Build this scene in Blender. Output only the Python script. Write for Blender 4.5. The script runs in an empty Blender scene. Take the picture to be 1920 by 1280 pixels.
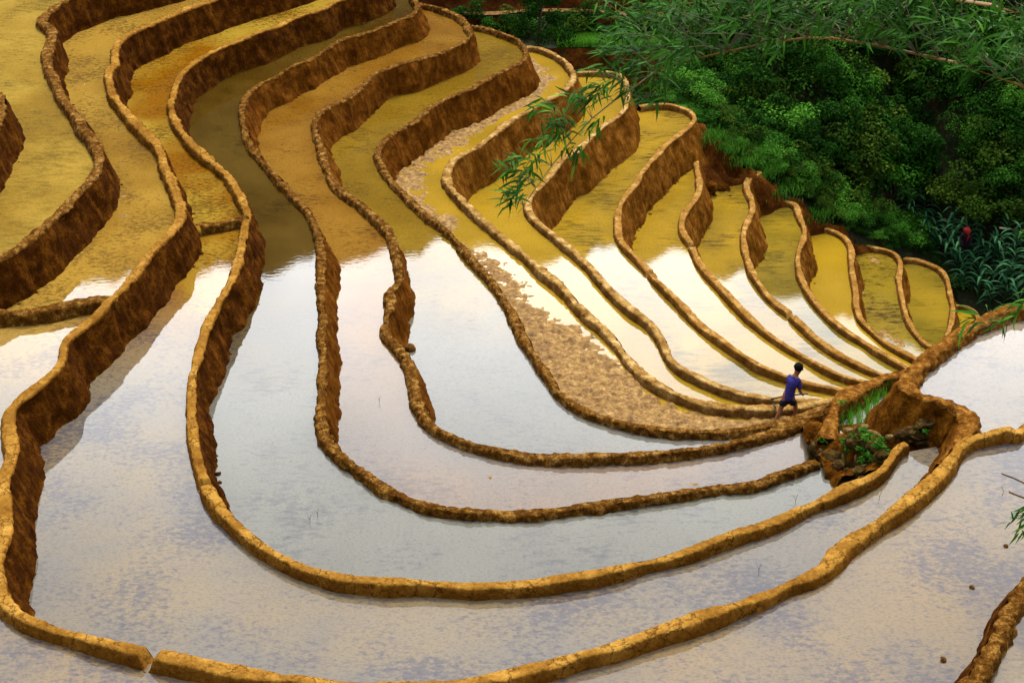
import bpy, math, random
import numpy as np
from mathutils import Vector, Matrix, Quaternion
from mathutils.geometry import tessellate_polygon

random.seed(7)
RNG = np.random.default_rng(11)
R = math.radians
SC = bpy.context.scene
COL = SC.collection

# ------------------------------------------------------------------ camera
FPX, PITCH, CAMZ = 3000.0, R(30.0), 20.0
cam_d = bpy.data.cameras.new('camera')
cam_d.sensor_width = 36.0
cam_d.lens = 36.0 * FPX / 1920.0
cam_d.clip_start, cam_d.clip_end = 0.1, 3000
cam = bpy.data.objects.new('camera', cam_d)
cam.location = (0, 0, CAMZ)
cam.rotation_euler = (R(90) - PITCH, 0, 0)
COL.objects.link(cam)
SC.camera = cam

# ------------------------------------------------------------------ light
SUN_EL, SUN_AZ = R(58.0), R(8.0)          # sun behind thin cloud, beyond the terraces
SUNV = Vector((math.sin(SUN_AZ) * math.cos(SUN_EL), math.cos(SUN_AZ) * math.cos(SUN_EL), math.sin(SUN_EL)))
W = bpy.data.worlds.new('World'); SC.world = W; W.use_nodes = True
wn, wl = W.node_tree.nodes, W.node_tree.links
wn.clear()
def N(nodes, typ, **kw):
    n = nodes.new(typ)
    for k, v in kw.items(): setattr(n, k, v)
    return n
w_out = N(wn, 'ShaderNodeOutputWorld'); w_bg = N(wn, 'ShaderNodeBackground')
w_sky = N(wn, 'ShaderNodeTexSky', sky_type='NISHITA', sun_disc=False, sun_elevation=SUN_EL, sun_rotation=SUN_AZ)
w_tc = N(wn, 'ShaderNodeTexCoord')
w_dot = N(wn, 'ShaderNodeVectorMath', operation='DOT_PRODUCT'); w_dot.inputs[1].default_value = SUNV
w_map = N(wn, 'ShaderNodeMapRange'); w_map.inputs['From Min'].default_value = -1; w_map.inputs['From Max'].default_value = 1
w_pow = N(wn, 'ShaderNodeMath', operation='POWER'); w_pow.inputs[1].default_value = 4.0
w_noise = N(wn, 'ShaderNodeTexNoise'); w_noise.inputs['Scale'].default_value = 3.2; w_noise.inputs['Detail'].default_value = 5
w_nr = N(wn, 'ShaderNodeMapRange'); w_nr.inputs['From Min'].default_value = .35; w_nr.inputs['From Max'].default_value = .65
w_nr.inputs['To Min'].default_value = .70; w_nr.inputs['To Max'].default_value = 1.10
w_b = N(wn, 'ShaderNodeMath', operation='MULTIPLY_ADD'); w_b.inputs[1].default_value = 23.0; w_b.inputs[2].default_value = 2.6
w_c = N(wn, 'ShaderNodeMath', operation='MULTIPLY')
w_cc = N(wn, 'ShaderNodeVectorMath', operation='SCALE'); w_cc.inputs[0].default_value = (.93, .97, 1.0)
w_sep = N(wn, 'ShaderNodeSeparateXYZ')
w_fac = N(wn, 'ShaderNodeMapRange'); w_fac.inputs['From Min'].default_value = .45; w_fac.inputs['From Max'].default_value = .70
w_fac.inputs['To Min'].default_value = .97; w_fac.inputs['To Max'].default_value = .62
w_mix = N(wn, 'ShaderNodeMix', data_type='RGBA')
wl.new(w_tc.outputs['Generated'], w_dot.inputs[0]); wl.new(w_dot.outputs['Value'], w_map.inputs['Value'])
wl.new(w_map.outputs[0], w_pow.inputs[0]); wl.new(w_pow.outputs[0], w_b.inputs[0])
wl.new(w_tc.outputs['Generated'], w_noise.inputs['Vector']); wl.new(w_noise.outputs[0], w_nr.inputs['Value'])
w_band = N(wn, 'ShaderNodeMapRange', interpolation_type='SMOOTHSTEP'); w_band.inputs['From Min'].default_value = .46; w_band.inputs['From Max'].default_value = .62
w_band.inputs['To Min'].default_value = 1.06; w_band.inputs['To Max'].default_value = .38
w_c2 = N(wn, 'ShaderNodeMath', operation='MULTIPLY')
wl.new(w_b.outputs[0], w_c.inputs[0]); wl.new(w_nr.outputs[0], w_c2.inputs[1]); wl.new(w_band.outputs[0], w_c2.inputs[0]); wl.new(w_c2.outputs[0], w_c.inputs[1])
wl.new(w_c.outputs[0], w_cc.inputs['Scale'])
wl.new(w_tc.outputs['Generated'], w_sep.inputs[0]); wl.new(w_sep.outputs['Z'], w_fac.inputs['Value']); wl.new(w_sep.outputs['Z'], w_band.inputs['Value'])
wl.new(w_fac.outputs[0], w_mix.inputs['Factor']); wl.new(w_sky.outputs[0], w_mix.inputs['A']); wl.new(w_cc.outputs[0], w_mix.inputs['B'])
wl.new(w_mix.outputs['Result'], w_bg.inputs['Color']); w_bg.inputs['Strength'].default_value = 0.10
wl.new(w_bg.outputs[0], w_out.inputs['Surface'])

sun_d = bpy.data.lights.new('sun', 'SUN'); sun_d.energy = 1.2; sun_d.angle = R(14); sun_d.color = (1, .95, .86)
sun = bpy.data.objects.new('sun', sun_d); COL.objects.link(sun)
sun.rotation_euler = SUNV.to_track_quat('Z', 'Y').to_euler()

SC.view_settings.view_transform = 'Standard'; SC.view_settings.look = 'None'
SC.view_settings.exposure = 2.36; SC.view_settings.gamma = 1.0
SC.view_settings.use_curve_mapping = False
SC.render.engine = 'CYCLES'
SC.cycles.use_denoising = True
SC.cycles.max_bounces = 6; SC.cycles.diffuse_bounces = 3; SC.cycles.glossy_bounces = 3
SC.cycles.sample_clamp_indirect = 4.0

# ------------------------------------------------------------------ helpers
CP, SP = math.cos(PITCH), math.sin(PITCH)
def survey(P, z):
    """ground point(s) at height z on the sight line of the survey picture"""
    P = np.atleast_2d(np.asarray(P, float)); z = np.broadcast_to(np.asarray(z, float), (len(P),))
    x = (P[:, 0] - 960) / FPX; y = (640 - P[:, 1]) / FPX
    d = np.stack([x, CP + y * SP, -SP + y * CP], 1)
    t = (z - CAMZ) / d[:, 2]
    return np.column_stack([d[:, 0] * t, d[:, 1] * t, z])
def survey1(u, v, z): return Vector(survey([(u, v)], z)[0])
def at_dist(u, v, D):
    x = (u - 960) / FPX; y = (640 - v) / FPX
    return Vector((x, CP + y * SP, -SP + y * CP)) * D + Vector((0, 0, CAMZ))

def _hash(i, j, k, seed):
    n = (i * 374761393 + j * 668265263 + k * 2147483647 + seed * 1274126177) & 0xFFFFFFFF
    n = ((n ^ (n >> 13)) * 1274126177) & 0xFFFFFFFF
    n = n ^ (n >> 16)
    return (n & 0xFFFF) / 32767.5 - 1.0
def vnoise(p, seed=0):
    p = np.asarray(p, float); f = np.floor(p); i = f.astype(np.int64); w = p - f; w = w * w * (3 - 2 * w)
    r = 0
    for a in (0, 1):
        for b in (0, 1):
            for c in (0, 1):
                r = r + (w[:, 0] if a else 1 - w[:, 0]) * (w[:, 1] if b else 1 - w[:, 1]) * (w[:, 2] if c else 1 - w[:, 2]) * _hash(i[:, 0] + a, i[:, 1] + b, i[:, 2] + c, seed)
    return r
def fbm(p, oct=3, seed=0):
    p = np.asarray(p, float); r = 0; a = 1.0
    for o in range(oct):
        r = r + a * vnoise(p * (2.03 ** o), seed + o * 17); a *= .5
    return r

def mesh_np(name, V, F, uv=None, smooth=True, tone=None):
    """V (n,3), F (m,k) with k = 3 or 4"""
    me = bpy.data.meshes.new(name)
    V = np.asarray(V, np.float32); F = np.asarray(F, np.int32); k = F.shape[1]
    me.vertices.add(len(V)); me.vertices.foreach_set('co', V.ravel())
    me.loops.add(F.size); me.loops.foreach_set('vertex_index', F.ravel())
    me.polygons.add(len(F)); me.polygons.foreach_set('loop_start', np.arange(0, F.size, k, dtype=np.int32))
    me.polygons.foreach_set('loop_total', np.full(len(F), k, np.int32))
    if smooth: me.polygons.foreach_set('use_smooth', np.ones(len(F), bool))
    if uv is not None:
        l = me.uv_layers.new(name='st'); l.data.foreach_set('uv', np.asarray(uv, np.float32)[F.ravel()].ravel())
    if tone is not None:
        a = me.attributes.new('tone', 'FLOAT', 'POINT'); a.data.foreach_set('value', np.asarray(tone, np.float32))
    me.update(calc_edges=True); me.validate()
    return me
def link(name, me, mat=None, parent=None, loc=None):
    o = bpy.data.objects.new(name, me)
    if mat is not None and not me.materials: me.materials.append(mat)
    COL.objects.link(o)
    if parent is not None: o.parent = parent
    if loc is not None: o.location = loc
    return o
def thing(name, label, cat, loc=(0, 0, 0), group=None):
    o = bpy.data.objects.new(name, None); o.empty_display_size = .2; COL.objects.link(o); o.location = loc
    return tag(o, label, cat, group)
def tag(o, label=None, cat=None, group=None, kind=None):
    if label: o['label'] = label
    if cat: o['category'] = cat
    if group: o['group'] = group
    if kind: o['kind'] = kind
    return o
def part(name, me, mat, parent):
    """part whose mesh is in world coordinates, hung under a thing that sits somewhere"""
    o = link(name, me, mat, parent); o.location = -Vector(parent.location)
    return o
def curve_pts(P3, step=.08, sm=7):
    P3 = np.asarray(P3, float)
    n = len(P3); ext = np.vstack([2 * P3[0] - P3[1], P3, 2 * P3[-1] - P3[-2]])
    out = []
    for i in range(n - 1):
        p0, p1, p2, p3 = ext[i:i + 4]
        L = np.linalg.norm(p2 - p1); m = max(2, int(L / .05)); t = np.linspace(0, 1, m, endpoint=False)[:, None]
        out.append(.5 * ((2 * p1) + (-p0 + p2) * t + (2 * p0 - 5 * p1 + 4 * p2 - p3) * t ** 2 + (-p0 + 3 * p1 - 3 * p2 + p3) * t ** 3))
    q = np.vstack(out + [P3[-1:]])
    s = np.r_[0, np.cumsum(np.linalg.norm(np.diff(q, axis=0), axis=1))]
    t = np.arange(0, s[-1], step)
    c = np.stack([np.interp(t, s, q[:, i]) for i in range(3)], 1)
    k = np.ones(sm) / sm; pad = sm // 2
    for i in range(3):
        c[pad:-pad, i] = np.convolve(c[:, i], k, 'valid')
    return c, t[:len(c)]
def normals2(c):
    t = np.gradient(c[:, :2], axis=0); t /= np.maximum(np.linalg.norm(t, axis=1), 1e-9)[:, None]
    return np.stack([-t[:, 1], t[:, 0]], 1)
def grid_faces(n, m):
    a = np.arange((n - 1) * m).reshape(n - 1, m)[:, :-1].ravel()
    return np.stack([a, a + m, a + m + 1, a + 1], 1)

# ------------------------------------------------------------------ materials
def mat_new(name):
    m = bpy.data.materials.new(name); m.use_nodes = True
    nt = m.node_tree; b = nt.nodes['Principled BSDF']
    return m, nt.nodes, nt.links, b
def ramp(nodes, stops):
    r = nodes.new('ShaderNodeValToRGB'); e = r.color_ramp.elements
    while len(e) < len(stops): e.new(.5)
    for k, (p, c) in enumerate(stops): e[k].position = p; e[k].color = (*c, 1)
    return r
def noise(nodes, links, vec, scale, detail=4, rough=.6, stretch=None):
    n = nodes.new('ShaderNodeTexNoise'); n.inputs['Scale'].default_value = scale; n.inputs['Detail'].default_value = detail
    n.inputs['Roughness'].default_value = rough
    if stretch:
        mp = nodes.new('ShaderNodeMapping'); mp.inputs['Scale'].default_value = stretch
        links.new(vec, mp.inputs['Vector']); vec = mp.outputs[0]
    links.new(vec, n.inputs['Vector'])
    return n
def mud_mat(name, dark, mid, light, rough=.85, scale=3.0, bump=.5, bscale=22, spec=.012, streak=None, flank_tint=None, cracks=0):
    m, nd, lk, b = mat_new(name)
    tc = nd.new('ShaderNodeTexCoord'); v = tc.outputs['Object']
    n1 = noise(nd, lk, v, scale, 6, .65); n2 = noise(nd, lk, v, bscale, 5, .7)
    mx = nd.new('ShaderNodeMath'); mx.operation = 'MULTIPLY_ADD'; mx.inputs[1].default_value = .45
    sub = nd.new('ShaderNodeMath'); sub.operation = 'SUBTRACT'; sub.inputs[1].default_value = .22
    lk.new(n2.outputs[0], mx.inputs[0]); lk.new(n1.outputs[0], sub.inputs[0]); lk.new(sub.outputs[0], mx.inputs[2])
    r = ramp(nd, [(.30, dark), (.52, mid), (.72, light)])
    src = mx.outputs[0]; height = n2.outputs[0]
    if streak:
        uv = nd.new('ShaderNodeUVMap'); uv.uv_map = 'st'
        s = noise(nd, lk, uv.outputs[0], 1.0, 8, .78, (streak, 2.2, 1))
        a = nd.new('ShaderNodeMath'); a.operation = 'MULTIPLY_ADD'; a.inputs[1].default_value = .50
        s2 = nd.new('ShaderNodeMath'); s2.operation = 'MULTIPLY_ADD'; s2.inputs[1].default_value = .75; s2.inputs[2].default_value = -.10
        lk.new(mx.outputs[0], s2.inputs[0]); lk.new(s.outputs[0], a.inputs[0]); lk.new(s2.outputs[0], a.inputs[2])
        src = a.outputs[0]
        h = nd.new('ShaderNodeMath'); h.operation = 'MULTIPLY_ADD'; h.inputs[1].default_value = 1.3
        lk.new(s.outputs[0], h.inputs[0]); lk.new(n2.outputs[0], h.inputs[2]); height = h.outputs[0]
    lk.new(src, r.inputs[0]); col = r.outputs[0]
    if flank_tint:  # multiplies a darker tint into both rim flanks, leaving the top paler
        uv = nd.new('ShaderNodeUVMap'); uv.uv_map = 'st'; sp = nd.new('ShaderNodeSeparateXYZ'); lk.new(uv.outputs[0], sp.inputs[0])
        w = nd.new('ShaderNodeMath'); w.operation = 'MULTIPLY_ADD'; w.inputs[1].default_value = .22; lk.new(n2.outputs[0], w.inputs[0])
        w0 = nd.new('ShaderNodeMath'); w0.operation = 'ADD'; w0.inputs[1].default_value = -.11; lk.new(sp.outputs['Y'], w0.inputs[0]); lk.new(w0.outputs[0], w.inputs[2])
        dr = ramp(nd, [(.05, (1, 1, 1)), (.31, (.75, .75, .75)), (.38, (0, 0, 0)), (.72, (0, 0, 0)), (.86, (.8, .8, .8))]); lk.new(w.outputs[0], dr.inputs[0])
        mm = nd.new('ShaderNodeMix'); mm.data_type = 'RGBA'; mm.blend_type = 'MULTIPLY'; lk.new(dr.outputs[0], mm.inputs['Factor']); lk.new(col, mm.inputs['A']); mm.inputs['B'].default_value = (*flank_tint, 1)
        col = mm.outputs['Result']
    if cracks:
        vo = nd.new('ShaderNodeTexVoronoi'); vo.feature = 'DISTANCE_TO_EDGE'; vo.inputs['Scale'].default_value = cracks
        ds = nd.new('ShaderNodeVectorMath'); ds.operation = 'MULTIPLY_ADD'; ds.inputs[1].default_value = (.25, .25, .25); lk.new(n2.outputs['Color'], ds.inputs[0]); lk.new(v, ds.inputs[2]); lk.new(ds.outputs[0], vo.inputs['Vector'])
        cr = ramp(nd, [(.0, (.22, .16, .11)), (.06, (1, 1, 1))]); lk.new(vo.outputs['Distance'], cr.inputs[0])
        nm = ramp(nd, [(.44, (0, 0, 0)), (.52, (1, 1, 1))]); lk.new(n1.outputs[0], nm.inputs[0])
        cm = nd.new('ShaderNodeMix'); cm.data_type = 'RGBA'; cm.blend_type = 'MULTIPLY'; lk.new(nm.outputs[0], cm.inputs['Factor']); lk.new(col, cm.inputs['A']); lk.new(cr.outputs[0], cm.inputs['B']); col = cm.outputs['Result']
    lk.new(col, b.inputs['Base Color'])
    bp = nd.new('ShaderNodeBump'); bp.inputs['Strength'].default_value = bump; bp.inputs['Distance'].default_value = .06
    lk.new(height, bp.inputs['Height']); lk.new(bp.outputs[0], b.inputs['Normal'])
    b.inputs['Roughness'].default_value = rough; b.inputs['Specular IOR Level'].default_value = spec
    return m
def water_mat(name, c1, c2, patch, near=None, y=(27, 36), amount=.5, pscale=4.0, stretch=(1, 2.2, 1), ior=1.36, ripple=.0004, broad=.35, soft=.16, near_patch=None, near_amount=None, cover=.80):
    """muddy paddy water: turbid pigment under a smooth reflecting surface; patches are lumps and weed just under it.
    near / y: the silt differs along the terrace"""
    m, nd, lk, b = mat_new(name)
    tc = nd.new('ShaderNodeTexCoord'); v = tc.outputs['Object']
    n1 = noise(nd, lk, v, broad, 3, .55)
    r1 = ramp(nd, [(.38, c1), (.62, c2)]); lk.new(n1.outputs[0], r1.inputs[0])
    base = r1.outputs[0]
    n2 = noise(nd, lk, v, pscale, 8, .74, stretch)
    n3 = noise(nd, lk, v, .6, 2, .5)
    ad = nd.new('ShaderNodeMath'); ad.operation = 'MULTIPLY_ADD'; ad.inputs[1].default_value = .55
    lk.new(n3.outputs[0], ad.inputs[0]); lk.new(n2.outputs[0], ad.inputs[2])
    mr = nd.new('ShaderNodeMapRange'); mr.inputs['From Min'].default_value = cover; mr.inputs['From Max'].default_value = cover + soft * 1.15
    mr.inputs['To Max'].default_value = amount
    lk.new(ad.outputs[0], mr.inputs['Value'])
    mx = nd.new('ShaderNodeMix'); mx.data_type = 'RGBA'
    lk.new(mr.outputs[0], mx.inputs['Factor']); mx.inputs['B'].default_value = (*patch, 1)
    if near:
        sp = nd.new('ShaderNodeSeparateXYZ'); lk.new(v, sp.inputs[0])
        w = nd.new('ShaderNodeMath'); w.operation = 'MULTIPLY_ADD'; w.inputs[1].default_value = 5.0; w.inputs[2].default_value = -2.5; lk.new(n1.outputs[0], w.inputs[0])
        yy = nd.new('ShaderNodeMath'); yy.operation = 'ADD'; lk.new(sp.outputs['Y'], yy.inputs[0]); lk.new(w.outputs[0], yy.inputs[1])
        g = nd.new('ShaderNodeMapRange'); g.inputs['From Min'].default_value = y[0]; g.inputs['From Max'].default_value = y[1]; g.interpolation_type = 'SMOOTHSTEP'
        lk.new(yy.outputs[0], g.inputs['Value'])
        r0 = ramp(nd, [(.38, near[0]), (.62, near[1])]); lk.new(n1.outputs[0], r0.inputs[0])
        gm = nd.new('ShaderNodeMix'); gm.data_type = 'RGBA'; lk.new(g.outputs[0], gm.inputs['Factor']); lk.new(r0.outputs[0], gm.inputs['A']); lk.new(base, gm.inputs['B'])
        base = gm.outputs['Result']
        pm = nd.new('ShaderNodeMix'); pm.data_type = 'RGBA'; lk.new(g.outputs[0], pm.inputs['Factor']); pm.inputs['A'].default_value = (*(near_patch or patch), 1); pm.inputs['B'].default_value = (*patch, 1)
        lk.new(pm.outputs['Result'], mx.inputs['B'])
    lk.new(base, mx.inputs['A'])
    n5 = noise(nd, lk, v, 20, 3, .7, (.8, 1.5, 1)); sr = ramp(nd, [(.36, (.62, .60, .58)), (.52, (1, 1, 1)), (.68, (1.0, .98, .94))]); lk.new(n5.outputs[0], sr.inputs[0])
    sm = nd.new('ShaderNodeMix'); sm.data_type = 'RGBA'; sm.blend_type = 'MULTIPLY'; sm.inputs['Factor'].default_value = .8
    lk.new(mx.outputs['Result'], sm.inputs['A']); lk.new(sr.outputs[0], sm.inputs['B'])
    lk.new(sm.outputs['Result'], b.inputs['Base Color'])
    b.inputs['Roughness'].default_value = .02; b.inputs['IOR'].default_value = ior
    n4 = noise(nd, lk, v, 5.0, 3, .5, (1, 2.0, 1))
    bp = nd.new('ShaderNodeBump'); bp.inputs['Strength'].default_value = 1.0; bp.inputs['Distance'].default_value = ripple
    lk.new(n4.outputs[0], bp.inputs['Height']); lk.new(bp.outputs[0], b.inputs['Normal'])
    return m
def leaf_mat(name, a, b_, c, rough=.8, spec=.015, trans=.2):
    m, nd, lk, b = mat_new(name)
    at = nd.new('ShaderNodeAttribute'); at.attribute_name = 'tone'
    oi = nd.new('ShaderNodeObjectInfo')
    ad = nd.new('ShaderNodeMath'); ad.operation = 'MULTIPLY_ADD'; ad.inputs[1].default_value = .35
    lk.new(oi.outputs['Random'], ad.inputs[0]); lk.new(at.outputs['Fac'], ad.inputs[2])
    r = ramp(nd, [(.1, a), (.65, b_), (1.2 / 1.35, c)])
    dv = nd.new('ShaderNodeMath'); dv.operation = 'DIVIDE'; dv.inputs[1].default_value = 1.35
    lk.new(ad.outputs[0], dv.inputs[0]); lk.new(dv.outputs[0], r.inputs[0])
    lk.new(r.outputs[0], b.inputs['Base Color'])
    b.inputs['Roughness'].default_value = rough; b.inputs['Specular IOR Level'].default_value = spec
    if trans:
        t = nd.new('ShaderNodeBsdfTranslucent'); lk.new(r.outputs[0], t.inputs['Color'])
        ms = nd.new('ShaderNodeMixShader'); ms.inputs[0].default_value = trans
        out = nd['Material Output']; lk.new(b.outputs[0], ms.inputs[1]); lk.new(t.outputs[0], ms.inputs[2]); lk.new(ms.outputs[0], out.inputs['Surface'])
    return m
def plain(name, col, rough=.7, spec=.3, var=.25, scale=12):
    m, nd, lk, b = mat_new(name)
    tc = nd.new('ShaderNodeTexCoord'); n = noise(nd, lk, tc.outputs['Object'], scale, 4, .6)
    lo = tuple(c * (1 - var) for c in col); hi = tuple(min(1, c * (1 + var)) for c in col)
    r = ramp(nd, [(.35, lo), (.65, hi)]); lk.new(n.outputs[0], r.inputs[0]); lk.new(r.outputs[0], b.inputs['Base Color'])
    b.inputs['Roughness'].default_value = rough; b.inputs['Specular IOR Level'].default_value = spec
    return m
# crest lines of the banks, surveyed in the picture plane (each lies level at its own height)
CREST = {
    0: [(-150,40),(-110,100),(-50,150),(-6,172),(3,190),(0,215),(-25,270),(-60,320),(-120,370)],
    1: [(300,-160),(400,-110),(330,-60),(180,-20),(124,0),(101,12),(78,32),(81,42),(97,55),(96,71),(89,97),(91,124),(104,151),(114,176),(128,198),(148,222),(155,242),(171,255),(183,275),(186,299),(178,326),(161,346),(138,370),(111,400),(74,431),(40,461),(0,486),(-60,515)],
    2: [(350,-180),(500,-130),(600,-85),(560,-50),(450,-18),(393,0),(336,20),(286,44),(242,64),(222,81),(215,97),(215,118),(203,138),(207,161),(218,188),(242,215),(265,242),(292,265),(302,286),(309,312),(321,336),(331,366),(339,387),(336,414),(316,441),(289,468),(262,502),(235,535),(208,562),(188,586),(158,612),(128,636),(118,656),(118,673),(108,690),(73,718),(29,752),(15,776),(17,805),(22,844),(15,873),(5,902),(7,931),(10,960),(10,990),(2,1020),(-10,1050),(-6,1085),(0,1112),(29,1144),(73,1166),(136,1186),(194,1203),(242,1214),(271,1222),(291,1226),(339,1235),(397,1246),(465,1257),(533,1268),(606,1278),(742,1288),(888,1276),(985,1252),(1057,1236),(1140,1214),(1280,1167),(1330,1150),(1380,1135),(1420,1117),(1480,1090),(1533,1067),(1560,1047),(1573,1027),(1603,1003),(1647,978),(1693,945),(1732,912),(1765,881),(1785,859),(1798,838),(1806,826),(1830,816),(1864,811),(1900,800),(1930,791)],
    3: [(450,-150),(600,-100),(700,-60),(720,-35),(680,-12),(628,3),(605,17),(554,32),(504,54),(453,74),(410,91),(373,111),(349,128),(333,151),(324,178),(321,202),(328,225),(343,249),(359,269),(386,292),(410,312),(433,336),(447,363),(460,386),(463,401),(459,428),(453,461),(447,491),(433,522),(417,555),(400,586),(386,619),(376,649),(368,680),(361,710),(359,757),(361,805),(368,849),(380,888),(387,910),(412,951),(446,985),(485,1019),(523,1043),(572,1065),(640,1084),(733,1092),(800,1094),(888,1098),(975,1095),(1043,1086),(1106,1076),(1140,1070),(1280,1035),(1330,1017),(1397,993),(1447,977),(1497,953),(1547,932),(1597,910),(1630,897),(1653,882),(1666,868),(1675,850),(1684,838),(1700,831)],
    4: [(500,-130),(650,-80),(740,-40),(770,-15),(776,0),(783,12),(773,28),(743,39),(709,54),(669,67),(642,74),(615,89),(588,107),(544,129),(507,148),(481,161),(464,178),(455,198),(454,218),(459,242),(469,269),(484,292),(507,319),(532,346),(553,369),(575,392),(588,414),(597,441),(602,468),(603,491),(602,515),(602,542),(603,569),(606,596),(603,622),(605,653),(607,686),(604,733),(602,776),(607,810),(621,834),(645,859),(679,883),(713,907),(752,928),(800,946),(849,955),(926,959),(975,959),(1033,955),(1091,946),(1140,941),(1280,922),(1330,913),(1383,907),(1403,908),(1430,900),(1467,885),(1507,872),(1535,861)],
    5: [(480,-120),(640,-60),(740,-20),(773,0),(793,7),(827,17),(857,29),(872,39),(877,50),(884,66),(870,79),(837,94),(786,111),(736,126),(709,134),(689,151),(662,175),(635,191),(608,205),(593,222),(590,238),(598,265),(607,292),(613,312),(622,334),(642,359),(667,376),(689,394),(712,414),(729,434),(738,455),(743,481),(749,508),(748,528),(734,542),(731,559),(733,575),(724,599),(722,619),(736,639),(756,659),(766,680),(772,700),(779,733),(786,762),(805,791),(834,810),(878,829),(926,841),(985,851),(1033,855),(1106,855),(1140,853),(1200,852),(1300,843),(1380,828),(1422,816),(1464,802),(1507,786),(1537,772),(1563,757)],
    6: [(877,47),(910,52),(944,64),(974,77),(984,91),(986,101),(981,113),(954,128),(910,151),(860,175),(837,183),(803,205),(780,225),(749,242),(722,259),(711,275),(709,292),(717,312),(733,336),(753,357),(772,376),(800,402),(837,431),(860,455),(880,478),(897,498),(924,527),(938,550),(958,580),(972,612),(990,646),(1012,680),(1030,705),(1047,733),(1081,759),(1140,784),(1200,798),(1260,805),(1330,808),(1380,804),(1422,801),(1459,794),(1498,783),(1520,772),(1549,763)],
    7: [(988,86),(1011,89),(1041,101),(1062,118),(1075,134),(1073,151),(1055,171),(1028,185),(1001,202),(971,218),(944,235),(920,259),(894,275),(860,292),(842,312),(838,333),(850,359),(880,388),(920,424),(954,451),(988,481),(1018,508),(1048,532),(1075,562),(1102,589),(1129,612),(1152,636),(1172,663),(1196,690),(1223,713),(1270,740),(1330,757),(1400,765),(1436,764),(1492,758),(1535,753),(1563,748)],
    8: [(1082,134),(1115,134),(1156,138),(1172,151),(1177,175),(1174,198),(1156,218),(1129,238),(1105,259),(1082,282),(1055,299),(1040,317),(1025,338),(1000,361),(990,382),(998,404),(1018,424),(1048,448),(1075,471),(1102,495),(1125,522),(1146,545),(1172,569),(1196,589),(1216,602),(1233,622),(1246,646),(1256,669),(1277,690),(1307,706),(1337,720),(1380,736),(1414,743),(1453,749),(1510,750),(1560,748)],
    9: [(1199,200),(1230,196),(1263,198),(1293,208),(1303,222),(1293,235),(1270,255),(1246,275),(1223,299),(1205,322),(1192,345),(1172,370),(1161,393),(1159,419),(1162,444),(1179,468),(1203,491),(1221,508),(1229,522),(1256,549),(1283,575),(1313,606),(1347,633),(1384,660),(1422,685),(1450,697),(1473,705),(1507,715),(1549,724),(1588,731),(1640,733)],
    10: [(1304,300),(1307,313),(1312,340),(1310,360),(1297,381),(1283,401),(1278,418),(1281,434),(1297,458),(1304,475),(1320,502),(1347,532),(1377,565),(1408,596),(1438,622),(1468,643),(1502,663),(1535,683),(1569,700),(1605,712),(1639,719),(1700,726)],
    11: [(1424,322),(1416,328),(1404,334),(1400,350),(1409,371),(1411,394),(1399,421),(1394,441),(1398,468),(1408,502),(1424,532),(1448,559),(1482,586),(1508,612),(1535,636),(1576,663),(1609,680),(1645,697),(1675,704),(1740,715)],
    12: [(1466,374),(1480,377),(1492,383),(1498,401),(1508,424),(1508,444),(1498,471),(1497,498),(1505,525),(1522,555),(1549,586),(1582,616),(1619,639),(1656,663),(1690,683),(1710,692),(1780,712)],
    13: [(1530,422),(1545,426),(1569,433),(1589,448),(1597,468),(1597,495),(1601,522),(1605,545),(1606,572),(1616,599),(1636,619),(1660,639),(1690,656),(1717,671),(1780,695)],
    14: [(1625,460),(1640,464),(1663,468),(1682,478),(1689,495),(1686,518),(1690,549),(1697,582),(1710,612),(1727,633),(1744,646),(1790,670)],
    15: [(1690,482),(1705,484),(1727,487),(1757,499),(1774,518),(1781,545),(1787,575),(1785,599),(1778,622),(1760,660)],
    16: [(1790,572),(1807,572),(1824,579),(1834,590),(1836,610),(1830,640)],
}
# ------------------------------------------------------------------ levels
ZW = {0: 5.1, 1: 4.38, 2: 3.66, 3: 2.94, 4: 2.25, 5: 1.59, 6: .87, 7: 0., 8: -1.0, 9: -2.14, 10: -3.19, 11: -4.24,
      12: -5.4, 13: -6.5, 14: -7.5, 15: -8.3, 16: -9.1, 17: -9.8}
HB = .24
HBK = {0: .22, 1: .22, 2: .22, 3: .20, 4: .15, 5: .16, 6: .16, 7: .19}
M = {}
M['straw'] = plain('pale_straw', (.22, .15, .055), .9, .05, .4, 3)
def leaf_quads(P, Nn, L, Wd, bend=.0):
    """rhombus leaves at P, pointing along a random tangent of normal Nn"""
    n = len(P); t = RNG.normal(size=(n, 3)); t -= (t * Nn).sum(1)[:, None] * Nn; t /= np.linalg.norm(t, axis=1)[:, None]
    b = np.cross(Nn, t); L = L[:, None]; Wd = Wd[:, None]
    V = np.stack([P - t * L * .5, P + b * Wd * .5 + Nn * L * .06, P + t * L * .5, P - b * Wd * .5 + Nn * L * .06], 1)
    return V.reshape(-1, 3), np.arange(4 * n).reshape(n, 4)
M['rim_ochre'] = mud_mat('smooth_ochre_clay', (.080, .030, .003), (.185, .086, .012), (.300, .160, .030), scale=1.6, bump=.8, bscale=14, flank_tint=(.60, .48, .34), cracks=3.2)
M['rim_tan'] = mud_mat('pale_tan_clay', (.095, .038, .006), (.225, .112, .023), (.370, .222, .070), scale=2.5, bump=.8, bscale=18, flank_tint=(.60, .48, .34), cracks=3.0)
M['rim_cream'] = mud_mat('dry_cream_clay', (.085, .034, .006), (.225, .122, .030), (.420, .285, .115), scale=4, bump=.9, bscale=24, flank_tint=(.55, .45, .35))
M['rim_rough'] = mud_mat('rough_brown_clay', (.018, .0055, .0006), (.095, .037, .0045), (.290, .160, .040), scale=7, bump=1.0, bscale=26)
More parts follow.
